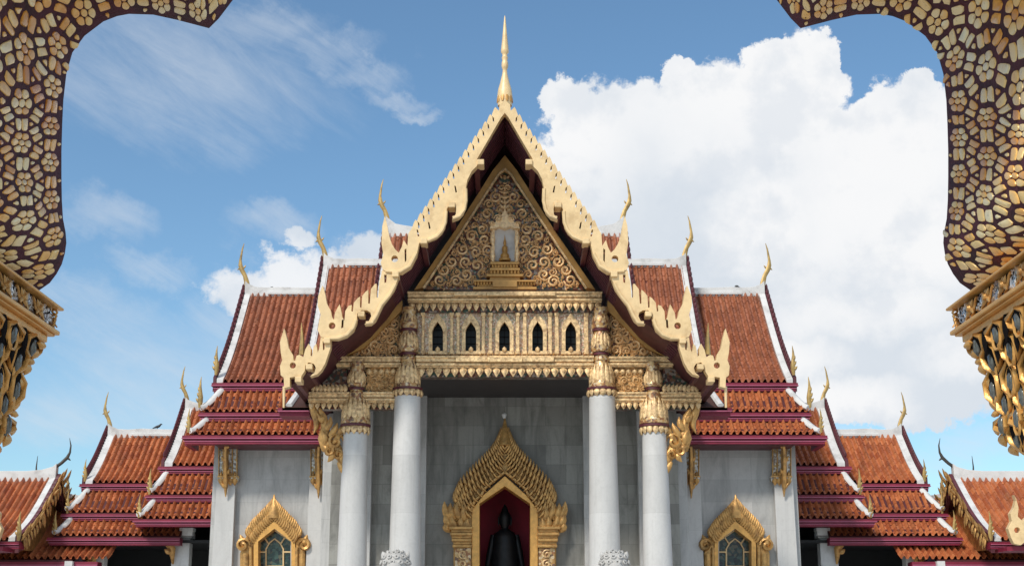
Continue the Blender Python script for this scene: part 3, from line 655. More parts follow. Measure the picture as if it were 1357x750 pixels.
for sx in (1, -1):
    b = MB(); A = P(284, 600, YS); B = P(440, 600, YS); zt = P(300, 560, YS).z
    cx = 363.4
    hole = [(P(x, y, YS).x, P(x, y, YS).z) for x, y in [(343, 790), (343, 716), (363.6, 701), (385, 716), (385, 790)]]
    b.prism([(A.x, FL), (A.x, zt), (B.x, zt), (B.x, FL)], YS, YS + .5, [hole]); b.build('transept_wall', M['sidewall'], hall, sx)
    b = MB(); A2 = P(436, 600, 52.2); b.box(A2.x, P(447, 600, 52.2).x + .1, 52.2, YS + .3, FL, zt); b.box(P(434, 600, 52.9).x, xw + .2, 51.7, 52.2, FL, zt)
    b.build('return_wall', M['sidewall'], hall, sx)
    b = MB(); b.box(A.x, A.x + .3, YS + .1, 63.5, FL, zt); b.box(A.x, 0, 63.2, 63.5, FL, zt); b.build('outer_wall', M['sidewall'], hall, sx)
    pilaster_with_cap(sx, 290, 314, YS - .28, hall, 592, 637, 658, 299)
    pilaster_with_cap(sx, 412, 436.5, YS - .28, hall, 592, 637, 660, 422)
    # arched window
    Yw = YS - .22
    b = MB(); b.pprism([(318, 790), (318, 733), (329, 702), (345, 684), (362, 669), (380, 684), (396, 702), (405, 733), (405, 790), (392, 790), (392, 716), (377, 700), (363.4, 690), (349, 700), (335, 716), (335, 790)], Yw, .3)
    wn_ = b.build('window', M['gold'], hall, sx, bevel=.02, label='arched side window in a gilded flame-edged frame')
    b = MB()                                            # flames along the arch, spire, scrolls at the shoulders
    L = [(329, 704), (337, 692), (347, 682), (356, 673), (363, 665)]
    for q in (-1, 1):
        X = lambda x: x if q < 0 else 2*362.6 - x
        n = 17
        for i in range(n):
            u = i/(n-1)*(len(L)-1.001); k = int(u); f = u - k; x = L[k][0]*(1-f)+L[k+1][0]*f; y = L[k][1]*(1-f)+L[k+1][1]*f
            b.leaf(P(X(x+3.5), y+9, Yw - .08), P(X(x-2.5), y-5, Yw - .12), .075, .07, bend=(q*.07, 0, 0))
            b.leaf(P(X(x+8), y+15, Yw - .06), P(X(x+3), y+3, Yw - .14), .065, .06, bend=(q*.06, 0, 0))
        b.curl(P(X(322), 722, Yw - .1), .26, 0 if q < 0 else math.pi, -1.4*q, .08, .12); b.leaf(P(X(321), 724, Yw-.1), P(X(318), 708, Yw-.1), .13, .1, bend=(-q*.04, 0, 0))
        b.horn([P(X(325), 733, Yw - .1), P(X(326), 790, Yw - .1)], .11, .08); b.horn([P(X(332), 725, Yw - .06), P(X(332), 790, Yw - .06)], .07, .06)
    b.horn([P(362.8, 686, Yw - .12), P(362.8, 674, Yw - .12), P(363, 664, Yw - .1), P(363.4, 655, Yw - .08)], [.24, .2, .1, .02], [.1, .1, .06, .02])
    b.build('flame_border', M['gold'], wn_, sx, smooth=60)
    b = MB(); b.pprism([(336, 790), (336, 715), (349, 702), (363.4, 690), (378, 702), (391, 715), (391, 790), (386, 790), (386, 717), (363.6, 700), (342, 717), (342, 790)], YS - .27, .62)
    b.build('inner_frame', M['brightgold'], wn_, sx)
    b = MB(); b.pprism([(340, 792), (340, 714), (363.6, 698), (388, 714), (388, 792)], YS + .36, .05); b.build('glass', M['stainedglass'], wn_, sx)
    b = MB(); Yg = YS + .30; bar = lambda l: b.horn([P(x, y, Yg) for x, y in l], .032, .03)
    bar([(352.5, 790), (352.5, 727), (357, 719), (364, 713.5), (371, 719), (375.5, 727), (375.5, 790)]); bar([(364, 714), (364, 699)][:1] + [(364, 713)]) if False else None
    bar([(341, 731), (352, 731)]); bar([(376, 731), (388, 731)]); bar([(356, 720), (350, 711)]); bar([(372, 720), (378, 711)])
    bar([(341, 756), (352, 756)]); bar([(376, 756), (388, 756)]); bar([(353, 750), (375, 750)])
    bar([(342, 790), (342, 717), (363.6, 702), (386, 717), (386, 790)])
    b.build('glazing_bar', M['cream'], wn_, sx)
    b = MB(); s0 = P(340, 792, YS + .5); s1 = P(388, 700, YS + .5); b.box(s0.x, s1.x, YS + .45, YS + .5, s0.z, s1.z); b.build('shutter', M['dark'], wn_, sx)

# --- the door: gilded surround, crimson room
Yd = YW - .35
b = MB(); zlow = FL
S = lambda l, q=-1: [(x if q < 0 else 2*AX - x, y) for x, y in l]
outl = [(601, 900), (601, 722), (597, 706), (594, 690), (600, 672), (606, 656), (614, 640), (630, 623), (648, 606), (660, 590), (669, 570)]
inn = [(625, 900), (625, 676), (630, 664), (639, 657), (642, 650), (669, 627)]
poly = outl + S(outl[:-1], 1)[::-1] + S(inn[:-1], 1) + inn[::-1]
b.pprism(poly, Yd, .4); dr = b.build('doorway', M['gold'], hall, bevel=.02, label='tall pointed doorway in a gilded flame surround')
b = MB(); L = [(606, 660), (614, 642), (630, 624), (645, 609), (656, 597), (663, 585), (668, 572)]
for q in (-1, 1):
    X = lambda x: x if q < 0 else 2*AX - x
    for row, (n, ox, oy, lw, ll) in enumerate(((24, -1, -1, .085, 19), (23, 5, 6, .08, 18), (21, 10, 13, .07, 15), (17, 15, 19, .06, 11))):
        for i in range(n):
            u = i/(n-1)*(len(L)-1.001); k = int(u); f = u-k; x = L[k][0]*(1-f)+L[k+1][0]*f; y = L[k][1]*(1-f)+L[k+1][1]*f
            sc_ = 1 - .35*i/n; x += ox*sc_; y += oy
            if x > 668: continue
            b.leaf(P(X(x + 3), y + ll*.6*sc_, Yd - .05 - .05*row), P(X(x - 3.5), y - ll*.45*sc_, Yd - .12 - .05*row), lw*sc_, .09, bend=(q*.06, 0, 0))
    # inner beaded ogee
    b.horn([P(X(x), y, Yd - .1) for x, y in ((624, 676), (629, 663), (638, 655), (642, 647), (655, 636), (669, 625))], .07, .08)
    # cluster of flames at the shoulders
    for i, (x, y, tx, ty) in enumerate(((598, 690, 589, 664), (604, 690, 597, 666), (611, 690, 606, 664), (618, 692, 616, 668), (600, 700, 590, 680), (607, 702, 599, 682), (615, 702, 612, 684), (621, 704, 620, 686), (597, 704, 591, 692))):
        b.leaf(P(X(x), y, Yd - .12), P(X(tx), ty, Yd - .22), .14, .1, bend=(q*.08, 0, 0))
    b.curl(P(X(612), 676, Yd - .12), .2, 0, 1.4, .06, .1); b.curl(P(X(602), 686, Yd - .12), .16, 2, -1.4, .05, .1)
b.horn([P(669, 590, Yd - .2), P(669, 575, Yd - .15), P(669, 562, Yd - .1), P(669, 554, Yd - .1)], [.22, .16, .07, .02], [.12, .1, .06, .02])
b.build('flame_border', M['gold'], dr, smooth=60)
b = MB(); b.horn([P(668.5, 554, Yd - .1), P(668, 549, Yd - .1), P(668, 546, Yd-.1)], [.05, .09, .02], [.05, .09, .02]); b.build('crystal_tip', M['plaster'], dr)
for q in (-1, 1):
    b = MB(); X = lambda x: x if q < 0 else 2*AX - x
    for (x0, x1, y0, y1, dd) in ((595, 626, 697, 701, .34), (598, 625, 701, 705, .22), (596.5, 626, 705, 709, .32), (599.5, 625, 709, 713, .2), (598.5, 625, 713, 717, .28), (601, 625, 717, 721, .18), (599.5, 626, 721, 725, .28)):
        A = P(X(x0), y1, Yd - dd); B = P(X(x1), y0, Yd - dd); b.box(min(A.x, B.x), max(A.x, B.x), Yd - dd, Yd, A.z, B.z)
    b.build('stepped_moulding', M['gold'], dr, bevel=.02)
    b = MB(); A = P(X(603), 726, Yd - .15); B = P(X(624), 726, Yd - .15); b.box(min(A.x, B.x), max(A.x, B.x), Yd - .15, Yd, FL, A.z); b.build('jamb_panel', M['mosaiccol'], dr)
    b = MB()
    for i in range(5):
        b.curl(P(X(613.5), 734 + i*13, Yd - .17), .17, q, 1.4*q, .04, .05)
    b.build('jamb_relief', M['palegold'], dr, smooth=50)
b = MB(); b.pprism([(625.5, 900), (625, 675), (640, 656), (669, 630), (698, 656), (713, 675), (712.5, 900), (702.5, 900), (702.5, 667), (669, 644), (635.5, 667), (635.5, 900)], Yd - .12, .9)
b.build('door_frame', M['brightgold'], dr, bevel=.02)
b = MB(); xr = 3.2; z1 = P(669, 560, YW).z
b.box(-xr, xr, YW + 2.9, YW + 3.0, FL, z1); b.box(-xr, -xr + .1, YW + .5, YW + 2.9, FL, z1); b.box(xr - .1, xr, YW + .5, YW + 2.9, FL, z1)
b.build('inner_room', M['crimson'], hall)
b = MB(); b.box(-xr, xr, YW + .5, YW + 2.9, z1 - .05, z1); b.box(-xr, xr, YW + .5, YW + 2.9, FL + .003, FL + .05); b.build('inner_ceiling', M['ceiling'], hall)

# ---------------------------------------------------------------- roofs
PITCHX = .25
_tr = random.Random(2); TJ = [_tr.gauss(0, .006) for _ in range(997)]
def tile_grid(mb, prof, xl, xr, courses, pitch=PITCHX, fine=True):
    # prof(v)->(Y,Z); xl(v), xr(v) limits in x (xl < xr)
    sub = (0, .0, .10, .14, .10, .0) if fine else (0.03,)
    m_ = len(sub); X0 = min(xl(0), xl(1)); X1 = max(xr(0), xr(1))
    k0 = math.floor(X0/pitch*m_); k1 = math.ceil(X1/pitch*m_)
    rows = []
    for i in range(courses):
        rows.append((i/courses, .0, i)); rows.append(((i+1)/courses - .0005, .018, i))
    base = len(mb.v)
    for (v, lift, ci) in rows:
        Y, Z = prof(v); Y2, Z2 = prof(min(1, v+.01)); Y1, Z1 = prof(max(0, v-.01)); t = Vector((Y2-Y1, Z2-Z1)).normalized(); ny, nz_ = t.y, -t.x
        if nz_ < 0: ny, nz_ = -ny, -nz_
        a, c = xl(v), xr(v)
        for k in range(k0, k1+1):
            x = k*pitch/m_; h = sub[k % m_] + lift + TJ[(math.floor(k/m_)*7 + ci*13) % 997]; xc = min(max(x, a), c)
            mb.uv[len(mb.v)] = (math.floor(k/m_) + .5 + 200, ci + .5); mb.v.append(Vector((xc, Y + ny*h, Z + nz_*h)))
    n = k1-k0+1
    for r in range(len(rows)-1):
        for k in range(n-1):
            i = base + r*n + k
            if abs(mb.v[i].x - mb.v[i+1].x) < 1e-5 and abs(mb.v[i+n].x - mb.v[i+n+1].x) < 1e-5: continue
            mb.face((i, i+1, i+1+n, i+n))
def fascia(sx, parent, xl, xr, Y, z0, z1, depth=.25, side=None):
    h = z1-z0
    b = MB(); b.box(xl, xr, Y - .02, Y + depth, z0 + h*.56, z1); b.box(xl + .06, xr, Y + .08, Y + depth, z0 + h*.36, z0 + h*.56); b.box(xl + .1, xr, Y + .04, Y + depth, z0, z0 + h*.36)
    if side: b.box(xl - .01, xl + .2, Y + depth, side, z0, z1 - .01)
    f_ = b.build('fascia', M['magenta'], parent, sx)
    b = MB(); b.box(xl - .02, xr, Y - .045, Y + .0, z0 + h*.60, z0 + h*.70); b.box(xl + .04, xr, Y + .01, Y + .06, z0 + h*.28, z0 + h*.37); b.build('moulding', M['pink'], f_, sx)
    return f_
def chofa(sx, parent, base, k=1.0, lean=-1, thin=1.0):     # base at the ridge end; k metres per photo pixel
    b = MB(); q = [(3, -6), (1, 4), (-1.5, 12), (-6, 20), (-8.5, 27), (-8.8, 34), (-7.8, 42), (-6.8, 50), (-4.8, 58)]
    wd = [4.2, 3.6, 3.0, 3.3, 3.0, 1.9, 1.5, 1.1, .4]
    b.horn([Vector(base) + Vector((-lean*x*k if lean > 0 else x*k, 0, z*k)) for x, z in q], [w_*k*thin for w_ in wd], [w_*k*.7*thin for w_ in wd], m=7)
    B = Vector(base); sg = 1 if lean < 0 else -1
    b.leaf(B + Vector((-sg*7*k, 0, 24*k)), B + Vector((-sg*12.5*k, 0, 20*k)), 1.5*k, 1.1*k); b.leaf(B + Vector((-sg*4*k, 0, 22*k)), B + Vector((-sg*1*k, 0, 27*k)), 1.2*k, .8*k)
    return b.build('ridge_finial', M['horngold'], parent, sx, smooth=60)
def spike(sx, parent, p, h, name='corner_finial'):
    b = MB(); p = Vector(p); ws = [.05, .085, .09, .07, .05, .03, .008]
    b.horn([p + Vector((.02*math.sin(i*1.1), 0, h*i/6)) for i in range(7)], [w_*h*.9 for w_ in ws], [w_*.6*h for w_ in ws])
    for u in (.15, .32, .5): b.leaf(p + Vector((0, 0, h*u)), p + Vector((-.16*h*(1-u), 0, h*(u+.16))), .05*h, .04*h)
    return b.build(name, M['horngold'], parent, sx, smooth=60)
def gable_roof(sx, parent, rx, ry, ex, ey, Ye, xin, tile, rk=1.0, horn_px=None, courses=20, trim=.25, ridge_h=.30, fas=None, spk=None, sag=.10, rise=.55, back=True, kf=None, barge='maroon2', over=0):
    E = P(ex, ey, Ye); X = E.x; Yr = depth_for(rx, ry, X); R = P(rx, ry, Yr); L = math.hypot(Ye-Yr, E.z-R.z)
    def prof(v): return (Yr + (Ye-Yr)*v - sag*.4*L*math.sin(math.pi*v)*.3, R.z + (E.z-R.z)*v - sag*L*math.sin(math.pi*v)*(.8 + .5*v)*.55)
    b = MB(); tile_grid(b, prof, lambda v: X + trim*.8, lambda v: xin, courses)
    if back:
        pb = lambda v: (2*Yr - prof(v)[0], prof(v)[1]); tile_grid(b, pb, lambda v: X + trim*.8, lambda v: xin, courses, fine=False)
    ro = b.build('roof', tile, parent, sx, smooth=35, recalc=False)
    b = MB()                                             # slab under the tiles
    n = 10
    for sgn in (1, -1):
        for i in range(n):
            (y0, z0), (y1, z1) = prof(i/n), prof((i+1)/n)
            if sgn < 0: y0, y1 = 2*Yr - y0, 2*Yr - y1
            b.hexa([(X + .05, y0, z0-.02), (xin, y0, z0-.02), (xin, y1, z1-.02), (X + .05, y1, z1-.02)], [(X + .05, y0, z0-.16), (xin, y0, z0-.16), (xin, y1, z1-.16), (X + .05, y1, z1-.16)])
    b.build('roof_deck', M['maroon'], ro, sx)
    # white verge and ridge
    b = MB(); n = 14
    for sgn in (1, -1):
        for i in range(n):
            (y0, z0), (y1, z1) = prof(i/n), prof((i+1)/n)
            if sgn < 0: y0, y1 = 2*Yr - y0, 2*Yr - y1
            wv = trim
            b.hexa([(X, y0, z0+.16), (X + wv, y0, z0+.13), (X + wv, y1, z1+.13), (X, y1, z1+.16)], [(X, y0, z0-.05), (X + wv, y0, z0-.05), (X + wv, y1, z1-.05), (X, y1, z1-.05)])
    zr = R.z
    pts = [(X, zr + rise + .12), (X + .12, zr + rise), (X + .45, zr + rise*.62 + .02), (X + .9, zr + rise*.40 + ridge_h*.3), (X + 1.5, zr + ridge_h*.98), (X + 2.4, zr + ridge_h*.86), (xin, zr + ridge_h*.84), (xin, zr - .12), (X + trim + .2, zr - .12), (X + trim, zr - .5), (X, zr - .5)]
    b.prism(pts, Yr - .15, Yr + .15)
    b.box(X + 1.0, xin, Yr - .22, Yr + .22, zr - .05, zr + ridge_h*.22)
    b.build('ridge_and_verge', M['plaster'], ro, sx, bevel=.012)
    # bargeboard with teeth on the gable end
    b = MB(); n = 22
    for sgn in (1, -1):
        for i in range(n):
            (y0, z0), (y1, z1) = prof(i/n), prof((i+1)/n)
            if sgn < 0: y0, y1 = 2*Yr - y0, 2*Yr - y1
            b.hexa([(X - .14, y0, z0+.22), (X - .02, y0, z0+.22), (X - .02, y1, z1+.22), (X - .14, y1, z1+.22)], [(X - .14, y0, z0-.35), (X - .02, y0, z0-.35), (X - .02, y1, z1-.35), (X - .14, y1, z1-.35)])
            if i < n-1: b.leaf((X - .08, y0, z0 + .18), (X - .10, y0 - .04*sgn, z0 + .46), .05, .07, nrm=(1, 0, 0), m=4, k=4)
    b.build('bargeboard', M[barge], ro, sx)
    k = (kf or 1) * Yr / F
    chofa(sx, ro, (X, Yr, zr + rise), k)
    b = MB(); gz = prof(1)[1]                             # gable wall under the roof end
    tri_ = [prof(i/8) for i in range(9)]
    yz = [(y, z - .17) for y, z in tri_]; yz = [(2*Yr - y, z) for y, z in yz[::-1]][:-1] + yz
    nn = len(yz); xa = X + .5
    i0 = b.add([(xa, y, z) for y, z in yz] + [(xa + .2, y, z) for y, z in yz])
    b.face([i0 + i for i in range(nn)]); b.face([i0 + nn + i for i in reversed(range(nn))])
    for i in range(nn): j = (i+1) % nn; b.face((i0+i, i0+j, i0+nn+j, i0+nn+i))
    b.build('gable_wall', M['maroon2'], ro, sx)
    if fas:
        z1 = P(ex, fas[1], Ye).z; z0 = P(ex, fas[2], Ye).z; fascia(sx, ro, P(fas[0], fas[1], Ye).x, xin, Ye - .05, z0, z1, .5, side=2*Yr - Ye)
    if spk: spike(sx, ro, P(spk[0], spk[2], Ye), P(spk[0], spk[1], Ye).z - P(spk[0], spk[2], Ye).z)
    return ro, X, Yr, Ye, prof
def skirt_roof(sx, parent, tl, bl, Yt, Yb, xin, tile, fas, courses, spk=None, back_y=None, xin_t=None):
    T_ = P(*tl, Yt); B_ = P(*bl, Yb); L = math.hypot(Yb-Yt, B_.z-T_.z)
    prof = lambda v: (Yt + (Yb-Yt)*v, T_.z + (B_.z-T_.z)*v - .05*L*math.sin(math.pi*v))
    b = MB(); tile_grid(b, prof, lambda v: T_.x + (B_.x-T_.x)*v + .05, lambda v: xin, courses)
    back_y = back_y or Yb + 10
    # outer side of the skirt, facing away from the hall
    n = 8
    for i in range(n):
        (y0, z0), (y1, z1) = prof(i/n), prof((i+1)/n); x0 = T_.x + (B_.x-T_.x)*i/n; x1 = T_.x + (B_.x-T_.x)*(i+1)/n
        i0 = b.add([(x0, y0, z0), (x1, y1, z1), (x1, back_y, z1), (x0, back_y, z0)]); b.face((i0, i0+1, i0+2, i0+3))
    ro = b.build('skirt_roof', tile, parent, sx, smooth=35, recalc=False)
    b = MB(); A, C = prof(0), prof(1)
    b.hexa([(T_.x, A[0], A[1]-.03), (xin, A[0], A[1]-.03), (xin, C[0], C[1]-.03), (B_.x, C[0], C[1]-.03)], [(T_.x, A[0], A[1]-.15), (xin, A[0], A[1]-.15), (xin, C[0], C[1]-.15), (B_.x, C[0], C[1]-.15)])
    b.build('roof_deck', M['maroon'], ro, sx)
    b = MB(); n = 6; pts = [Vector((T_.x + (B_.x-T_.x)*i/n + .04, *prof(i/n))) + Vector((0, -.02, .10 + (.06 if i == n else 0))) for i in range(n+1)]
    b.horn(pts, .135, .11, nrm=(0, -.5, 1), m=8); b.build('hip_trim', M['plaster'], ro, sx, smooth=50)
    z1 = P(bl[0], fas[1], Yb).z; z0 = P(bl[0], fas[2], Yb).z
    fascia(sx, ro, P(fas[0], fas[1], Yb).x, fas[3] if len(fas) > 3 else xin, Yb - .05, z0, z1, .5, side=back_y)
    b = MB(); zz = T_.z + .05; b.box(T_.x + .3, xin, Yt - .02, Yt + .5, T_.z - .1, P(tl[0], tl[1]-6, Yt).z); b.build('clerestory', M['maroon'], ro, sx)
    if spk: spike(sx, ro, P(spk[0], spk[2], Yb), P(spk[0], spk[1], Yb).z - P(spk[0], spk[2], Yb).z)
    return ro
for sx in (1, -1):
    xi = P(470, 500, 53).x
    # three telescoping tiers of the transept
    a = gable_roof(sx, hall, 325, 390, 287, 507, 53.6, xi, M['tile'], courses=22, fas=(281, 507.5, 518), spk=(286, 458, 497), rise=.45)
    gable_roof(sx, hall, 429, 352, 404, 486, 53.4, -2.0, M['tile'], courses=22, rise=.42)
    gable_roof(sx, hall, 511, 311, 489, 450, 53.4, -.8, M['tile'], courses=20, rise=.72)
    skirt_roof(sx, hall, (293, 519), (265, 546), 53.7, 52.9, xi, M['tile_orange'], (264, 547, 558), 5, spk=(264.5, 499, 540), back_y=54.9)
    skirt_roof(sx, hall, (273, 558.5), (250, 576), 53.0, 52.3, P(428, 576, 52.3).x, M['tile_orange'], (242, 577, 588), 4, spk=(249.5, 541, 573), back_y=54.3)
    b = MB(); e0 = P(246, 588, 52.35); b.box(P(284, 588, 52.4).x, P(428, 588, 52.4).x, 52.5, YS, e0.z - .02, e0.z + .08); b.build('eave_soffit', M['maroon2'], hall, sx)

# ---------------------------------------------------------------- galleries to each side
for sx, side in ((1, 'left'), (-1, 'right')):
    o = P(180, 750, 57)
    gal = thing('gallery_building', (o.x*sx, 57, 0), 'low gallery with stepped orange roofs beside the %s wall of the temple hall' % side, 'gallery', 'galleries beside the temple hall')
    xi = P(305, 620, 56).x
    r1 = gable_roof(sx, gal, 246, 541, 218, 617, 56.6, xi, M['tile_orange'], courses=14, fas=(210, 618, 627.5), spk=None, rise=.35, kf=.8, trim=.32)
    skirt_roof(sx, gal, (220, 629), (197, 655), 56.7, 55.9, xi, M['tile_orange'], (193, 656, 665), 5, spk=(198, 620, 655), back_y=57.2)
    skirt_roof(sx, gal, (203, 666), (182, 687), 56.0, 55.3, xi, M['tile_orange'], (177, 688, 697), 4, spk=(184, 655, 686), back_y=56.6)
    xj = P(262, 640, 57.6).x
    r2 = gable_roof(sx, gal, 143.6, 577, 113, 640, 57.6, xj, M['tile_orange'], courses=12, fas=(106, 641, 650), spk=(112, 608, 638), rise=.4, kf=.8, trim=.3)
    skirt_roof(sx, gal, (116, 651), (87, 679), 57.7, 56.8, xj, M['tile_orange'], (82, 680.5, 689.5), 5, spk=(89, 650, 680), back_y=58)
    skirt_roof(sx, gal, (93, 690), (70, 710), 56.9, 56.2, P(239, 710, 56.2).x, M['tile_orange'], (63, 712, 722), 4, spk=(72, 676, 708), back_y=57.5)
    # posts, brackets, dark interior
    b = MB()
    A = P(100, 722, 58); B = P(290, 700, 59.5); b.box(A.x, B.x, 61.5, 61.8, 0, P(200, 690, 61).z); b.build('inner_wall', M['dark'], gal, sx)
    b = MB(); zs = P(200, 695, 56).z; b.box(P(112, 722, 56.6).x, P(290, 722, 57).x, 56.7, 61.8, P(200, 718, 56.5).z, P(200, 718, 56.5).z + .1); b.build('ceiling', M['dark'], gal, sx)
    for (x0, x1, Y, yt) in ((124, 139, 57.2, 722), (229, 252, 57.0, 709)):
        A = P(x0, yt, Y); B = P(x1, yt, Y); b = MB(); b.box(A.x, B.x, Y, Y + .55, 0, A.z); b.box(A.x - .08, B.x + .08, Y - .08, Y + .6, A.z - .12, A.z + .1)
        po = b.build('post', M['plaster'], gal, sx, bevel=.015)
        b = MB(); x = x0 - 5
        b.horn([P(x - 6, yt - 2, Y - .5), P(x - 2, yt + 9, Y - .4), P(x + 4, yt + 18, Y - .25), P(x + 5, yt + 38, Y - .1)], [.1, .15, .15, .04], [.08, .1, .1, .03])
        for yy in (5, 14, 24): b.leaf(P(x + 1, yt + yy, Y - .4), P(x - 6, yt + yy - 6, Y - .45), .1, .07)
        b.build('bracket', M['gold'], po, sx, smooth=60)
    b = MB(); b.pbox(238, 256, 699, 703, 56.4, .5); b.pbox(240, 255, 703, 709, 56.5, .5); b.build('corbel', M['plaster'], gal, sx)
    b = MB(); b.box(P(60, 700, 57).x, P(300, 700, 57).x, 55.6, 66, 0, .8); b.build('plinth', M['column'], gal, sx)

# ---------------------------------------------------------------- corner pavilions of the cloister
for sx, side in ((1, 'left'), (-1, 'right')):
    o = P(0, 740, 52)
    pav = thing('cloister_pavilion', (o.x*sx, 53, 0), 'orange roofed cloister corner with a white ridge, farthest %s in the photo' % side, 'pavilion', 'cloister corners')
    xo = P(-260, 700, 54).x
    # upper roof: ridge end faces the hall, so it is the inner end
    def inner_gable(rx, ry, ex, ey, Ye, xout, tilem, courses, trim, fas, horn=True, rise=.5, sag=.1, rh=.3, Yr=None):
        E = P(ex, ey, Ye); X = E.x; Yr = Yr or depth_for(rx, ry, X); R = P(rx, ry, Yr); L = math.hypot(Ye-Yr, E.z-R.z)
        prof = lambda v: (Yr + (Ye-Yr)*v, R.z + (E.z-R.z)*v - sag*L*math.sin(math.pi*v)*(.8+.5*v)*.55)
        b = MB(); tile_grid(b, prof, lambda v: xout, lambda v: X - trim*.8, courses)
        pb = lambda v: (2*Yr - prof(v)[0], prof(v)[1]); tile_grid(b, pb, lambda v: xout, lambda v: X - trim*.8, courses, fine=False)
        ro = b.build('roof', tilem, pav, sx, smooth=35, recalc=False)
        b = MB(); n = 10
        for sgn in (1, -1):
            for i in range(n):
                (y0, z0), (y1, z1) = prof(i/n), prof((i+1)/n)
                if sgn < 0: y0, y1 = 2*Yr - y0, 2*Yr - y1
                b.hexa([(xout, y0, z0-.02), (X, y0, z0-.02), (X, y1, z1-.02), (xout, y1, z1-.02)], [(xout, y0, z0-.16), (X, y0, z0-.16), (X, y1, z1-.16), (xout, y1, z1-.16)])
        b.build('roof_deck', M['maroon'], ro, sx)
        b = MB(); n = 12
        if trim > .05:
            for sgn in (1, -1):
                for i in range(n):
                    (y0, z0), (y1, z1) = prof(i/n), prof((i+1)/n)
                    if sgn < 0: y0, y1 = 2*Yr - y0, 2*Yr - y1
                    b.hexa([(X-trim, y0, z0+.13), (X, y0, z0+.16), (X, y1, z1+.16), (X-trim, y1, z1+.13)], [(X-trim, y0, z0-.05), (X, y0, z0-.05), (X, y1, z1-.05), (X-trim, y1, z1-.05)])
        zr = R.z
        pts = [(X, zr + rise + .1), (X - .15, zr + rise*.95), (X - .6, zr + rise*.66 + .02), (X - 1.2, zr + rise*.3 + rh*.5), (X - 2.0, zr + rh), (xout, zr + rh), (xout, zr - .15), (X, zr - .15)]
        b.prism(pts, Yr - .16, Yr + .16); b.build('ridge_and_verge', M['plaster'], ro, sx, bevel=.012)
        if fas: fascia(sx, ro, xout, P(fas[0], fas[1], Ye).x, Ye - .05, P(ex, fas[2], Ye).z, P(ex, fas[1], Ye).z, .6)
        return ro, X, Yr, prof, R, E
    # upper roof
    ro, X, Yr, prof, R, E = inner_gable(75, 634, 20, 716, 53.0, xo, M['tile_orange'], 14, .26, (26, 718, 727), rise=.5)
    bl = MB(); b = MB(); n = 16                                      # ornate gold bargeboard on the inner gable end
    for i in range(n):
        (y0, z0), (y1, z1) = prof(i/n), prof((i+1)/n)
        for sg in (1, -1):
            ya, yb_ = (y0, y1) if sg > 0 else (2*Yr - y0, 2*Yr - y1)
            b.hexa([(X + .02, ya, z0 + .2), (X + .16, ya, z0 + .2), (X + .16, yb_, z1 + .2), (X + .02, yb_, z1 + .2)], [(X + .02, ya, z0 - .45), (X + .16, ya, z0 - .45), (X + .16, yb_, z1 - .45), (X + .02, yb_, z1 - .45)])
            jr = random.Random(i*7 + 3); a_, c_ = jr.uniform(.6, 1.3), jr.uniform(-.12, .12)
            bl.leaf((X + .14, ya, z0 - .1), (X + .24 + .1*a_, ya - .1*sg + c_, z0 + .38*a_), .09, .07, nrm=(1, 0, 0)); bl.leaf((X + .22, ya + c_, z0 - .02), (X + .30, ya, z0 - .5*a_), .08, .07, nrm=(1, 0, 0))
            if i % 3 == 1: bl.leaf((X + .3, ya, z0 + .1), (X + .5, ya, z0 + .62*a_), .07, .06, nrm=(1, 0, 0))
    bb_ = b.build('bargeboard', M['maroon2'], ro, sx, smooth=60); bl.build('leaf_carving', M['gold'], bb_, sx, smooth=60)
    b = MB(); k = Yr/F; B0 = Vector((X, Yr, R.z + .55))
    qs = [(-3, -3), (5, 3), (12, 10), (15, 17), (15.5, 26), (13, 36)]
    b.horn([B0 + Vector((x*k, 0, z*k)) for x, z in qs], [2.2*k, 2.2*k, 2.4*k, 1.5*k, 1*k, .25*k], [1.6*k, 1.6*k, 1.6*k, 1*k, .7*k, .2*k]); b.leaf(B0 + Vector((12*k, 0, 10*k)), B0 + Vector((17*k, 0, 6*k)), 1.3*k, 1*k)
    b.build('ridge_finial', M['rod'], ro, sx, smooth=60)
    b = MB(); yz = [prof(i/8) for i in range(9)]; yz = [(2*Yr - y, z-.2) for y, z in yz[::-1]][:-1] + [(y, z-.2) for y, z in yz]
    nn = len(yz); i0 = b.add([(X - .5, y, z) for y, z in yz] + [(X - .3, y, z) for y, z in yz]); b.face([i0+i for i in range(nn)]); b.face([i0+nn+i for i in reversed(range(nn))])
    for i in range(nn): j = (i+1) % nn; b.face((i0+i, i0+j, i0+nn+j, i0+nn+i))
    b.build('gable_wall', M['gold'], ro, sx)
    b = MB(); rp = P(48, 628, Yr); b.horn([rp, rp + Vector((-.02, 0, .3)), rp + Vector((0, 0, .75))], [.045, .03, .008], [.045, .03, .008]); b.build('lightning_rod', M['rod'], pav, sx)
    spike(sx, ro, P(24, 716, 52.9), 1.1)
    # lower roof reaching towards the gallery
    ro2, X2, Yr2, prof2, R2, E2 = inner_gable(104, 660, 96, 741, 55.6, xo, M['tile_orange'], 14, .02, (130, 744, 757), rise=.02, rh=.28, Yr=59.3)
    spike(sx, ro2, P(89, 655, 59.0), .9)
    b = MB(); b.pbox(85, 96, 743, 753, 55.3, .3); b.build('corbel', M['plaster'], pav, sx)
    # its extension towards the hall, past the pavilion
    b = MB(); tile_grid(b, prof2, lambda v: X2 - .05, lambda v: X2 + 1.4, 14); b.build('lower_roof', M['tile_orange'], pav, sx, smooth=35, recalc=False)
    b = MB(); b.prism([(X2 - .1, R2.z + .28), (X2 + 1.4, R2.z + .28), (X2 + 1.4, R2.z - .1), (X2 - .1, R2.z - .1)], Yr2 - .16, Yr2 + .16); b.build('ridge_cap', M['plaster'], pav, sx)
    # front-facing gable of the pavilion, just inside the photo's right edge
    b = MB(); Yg = 51.6
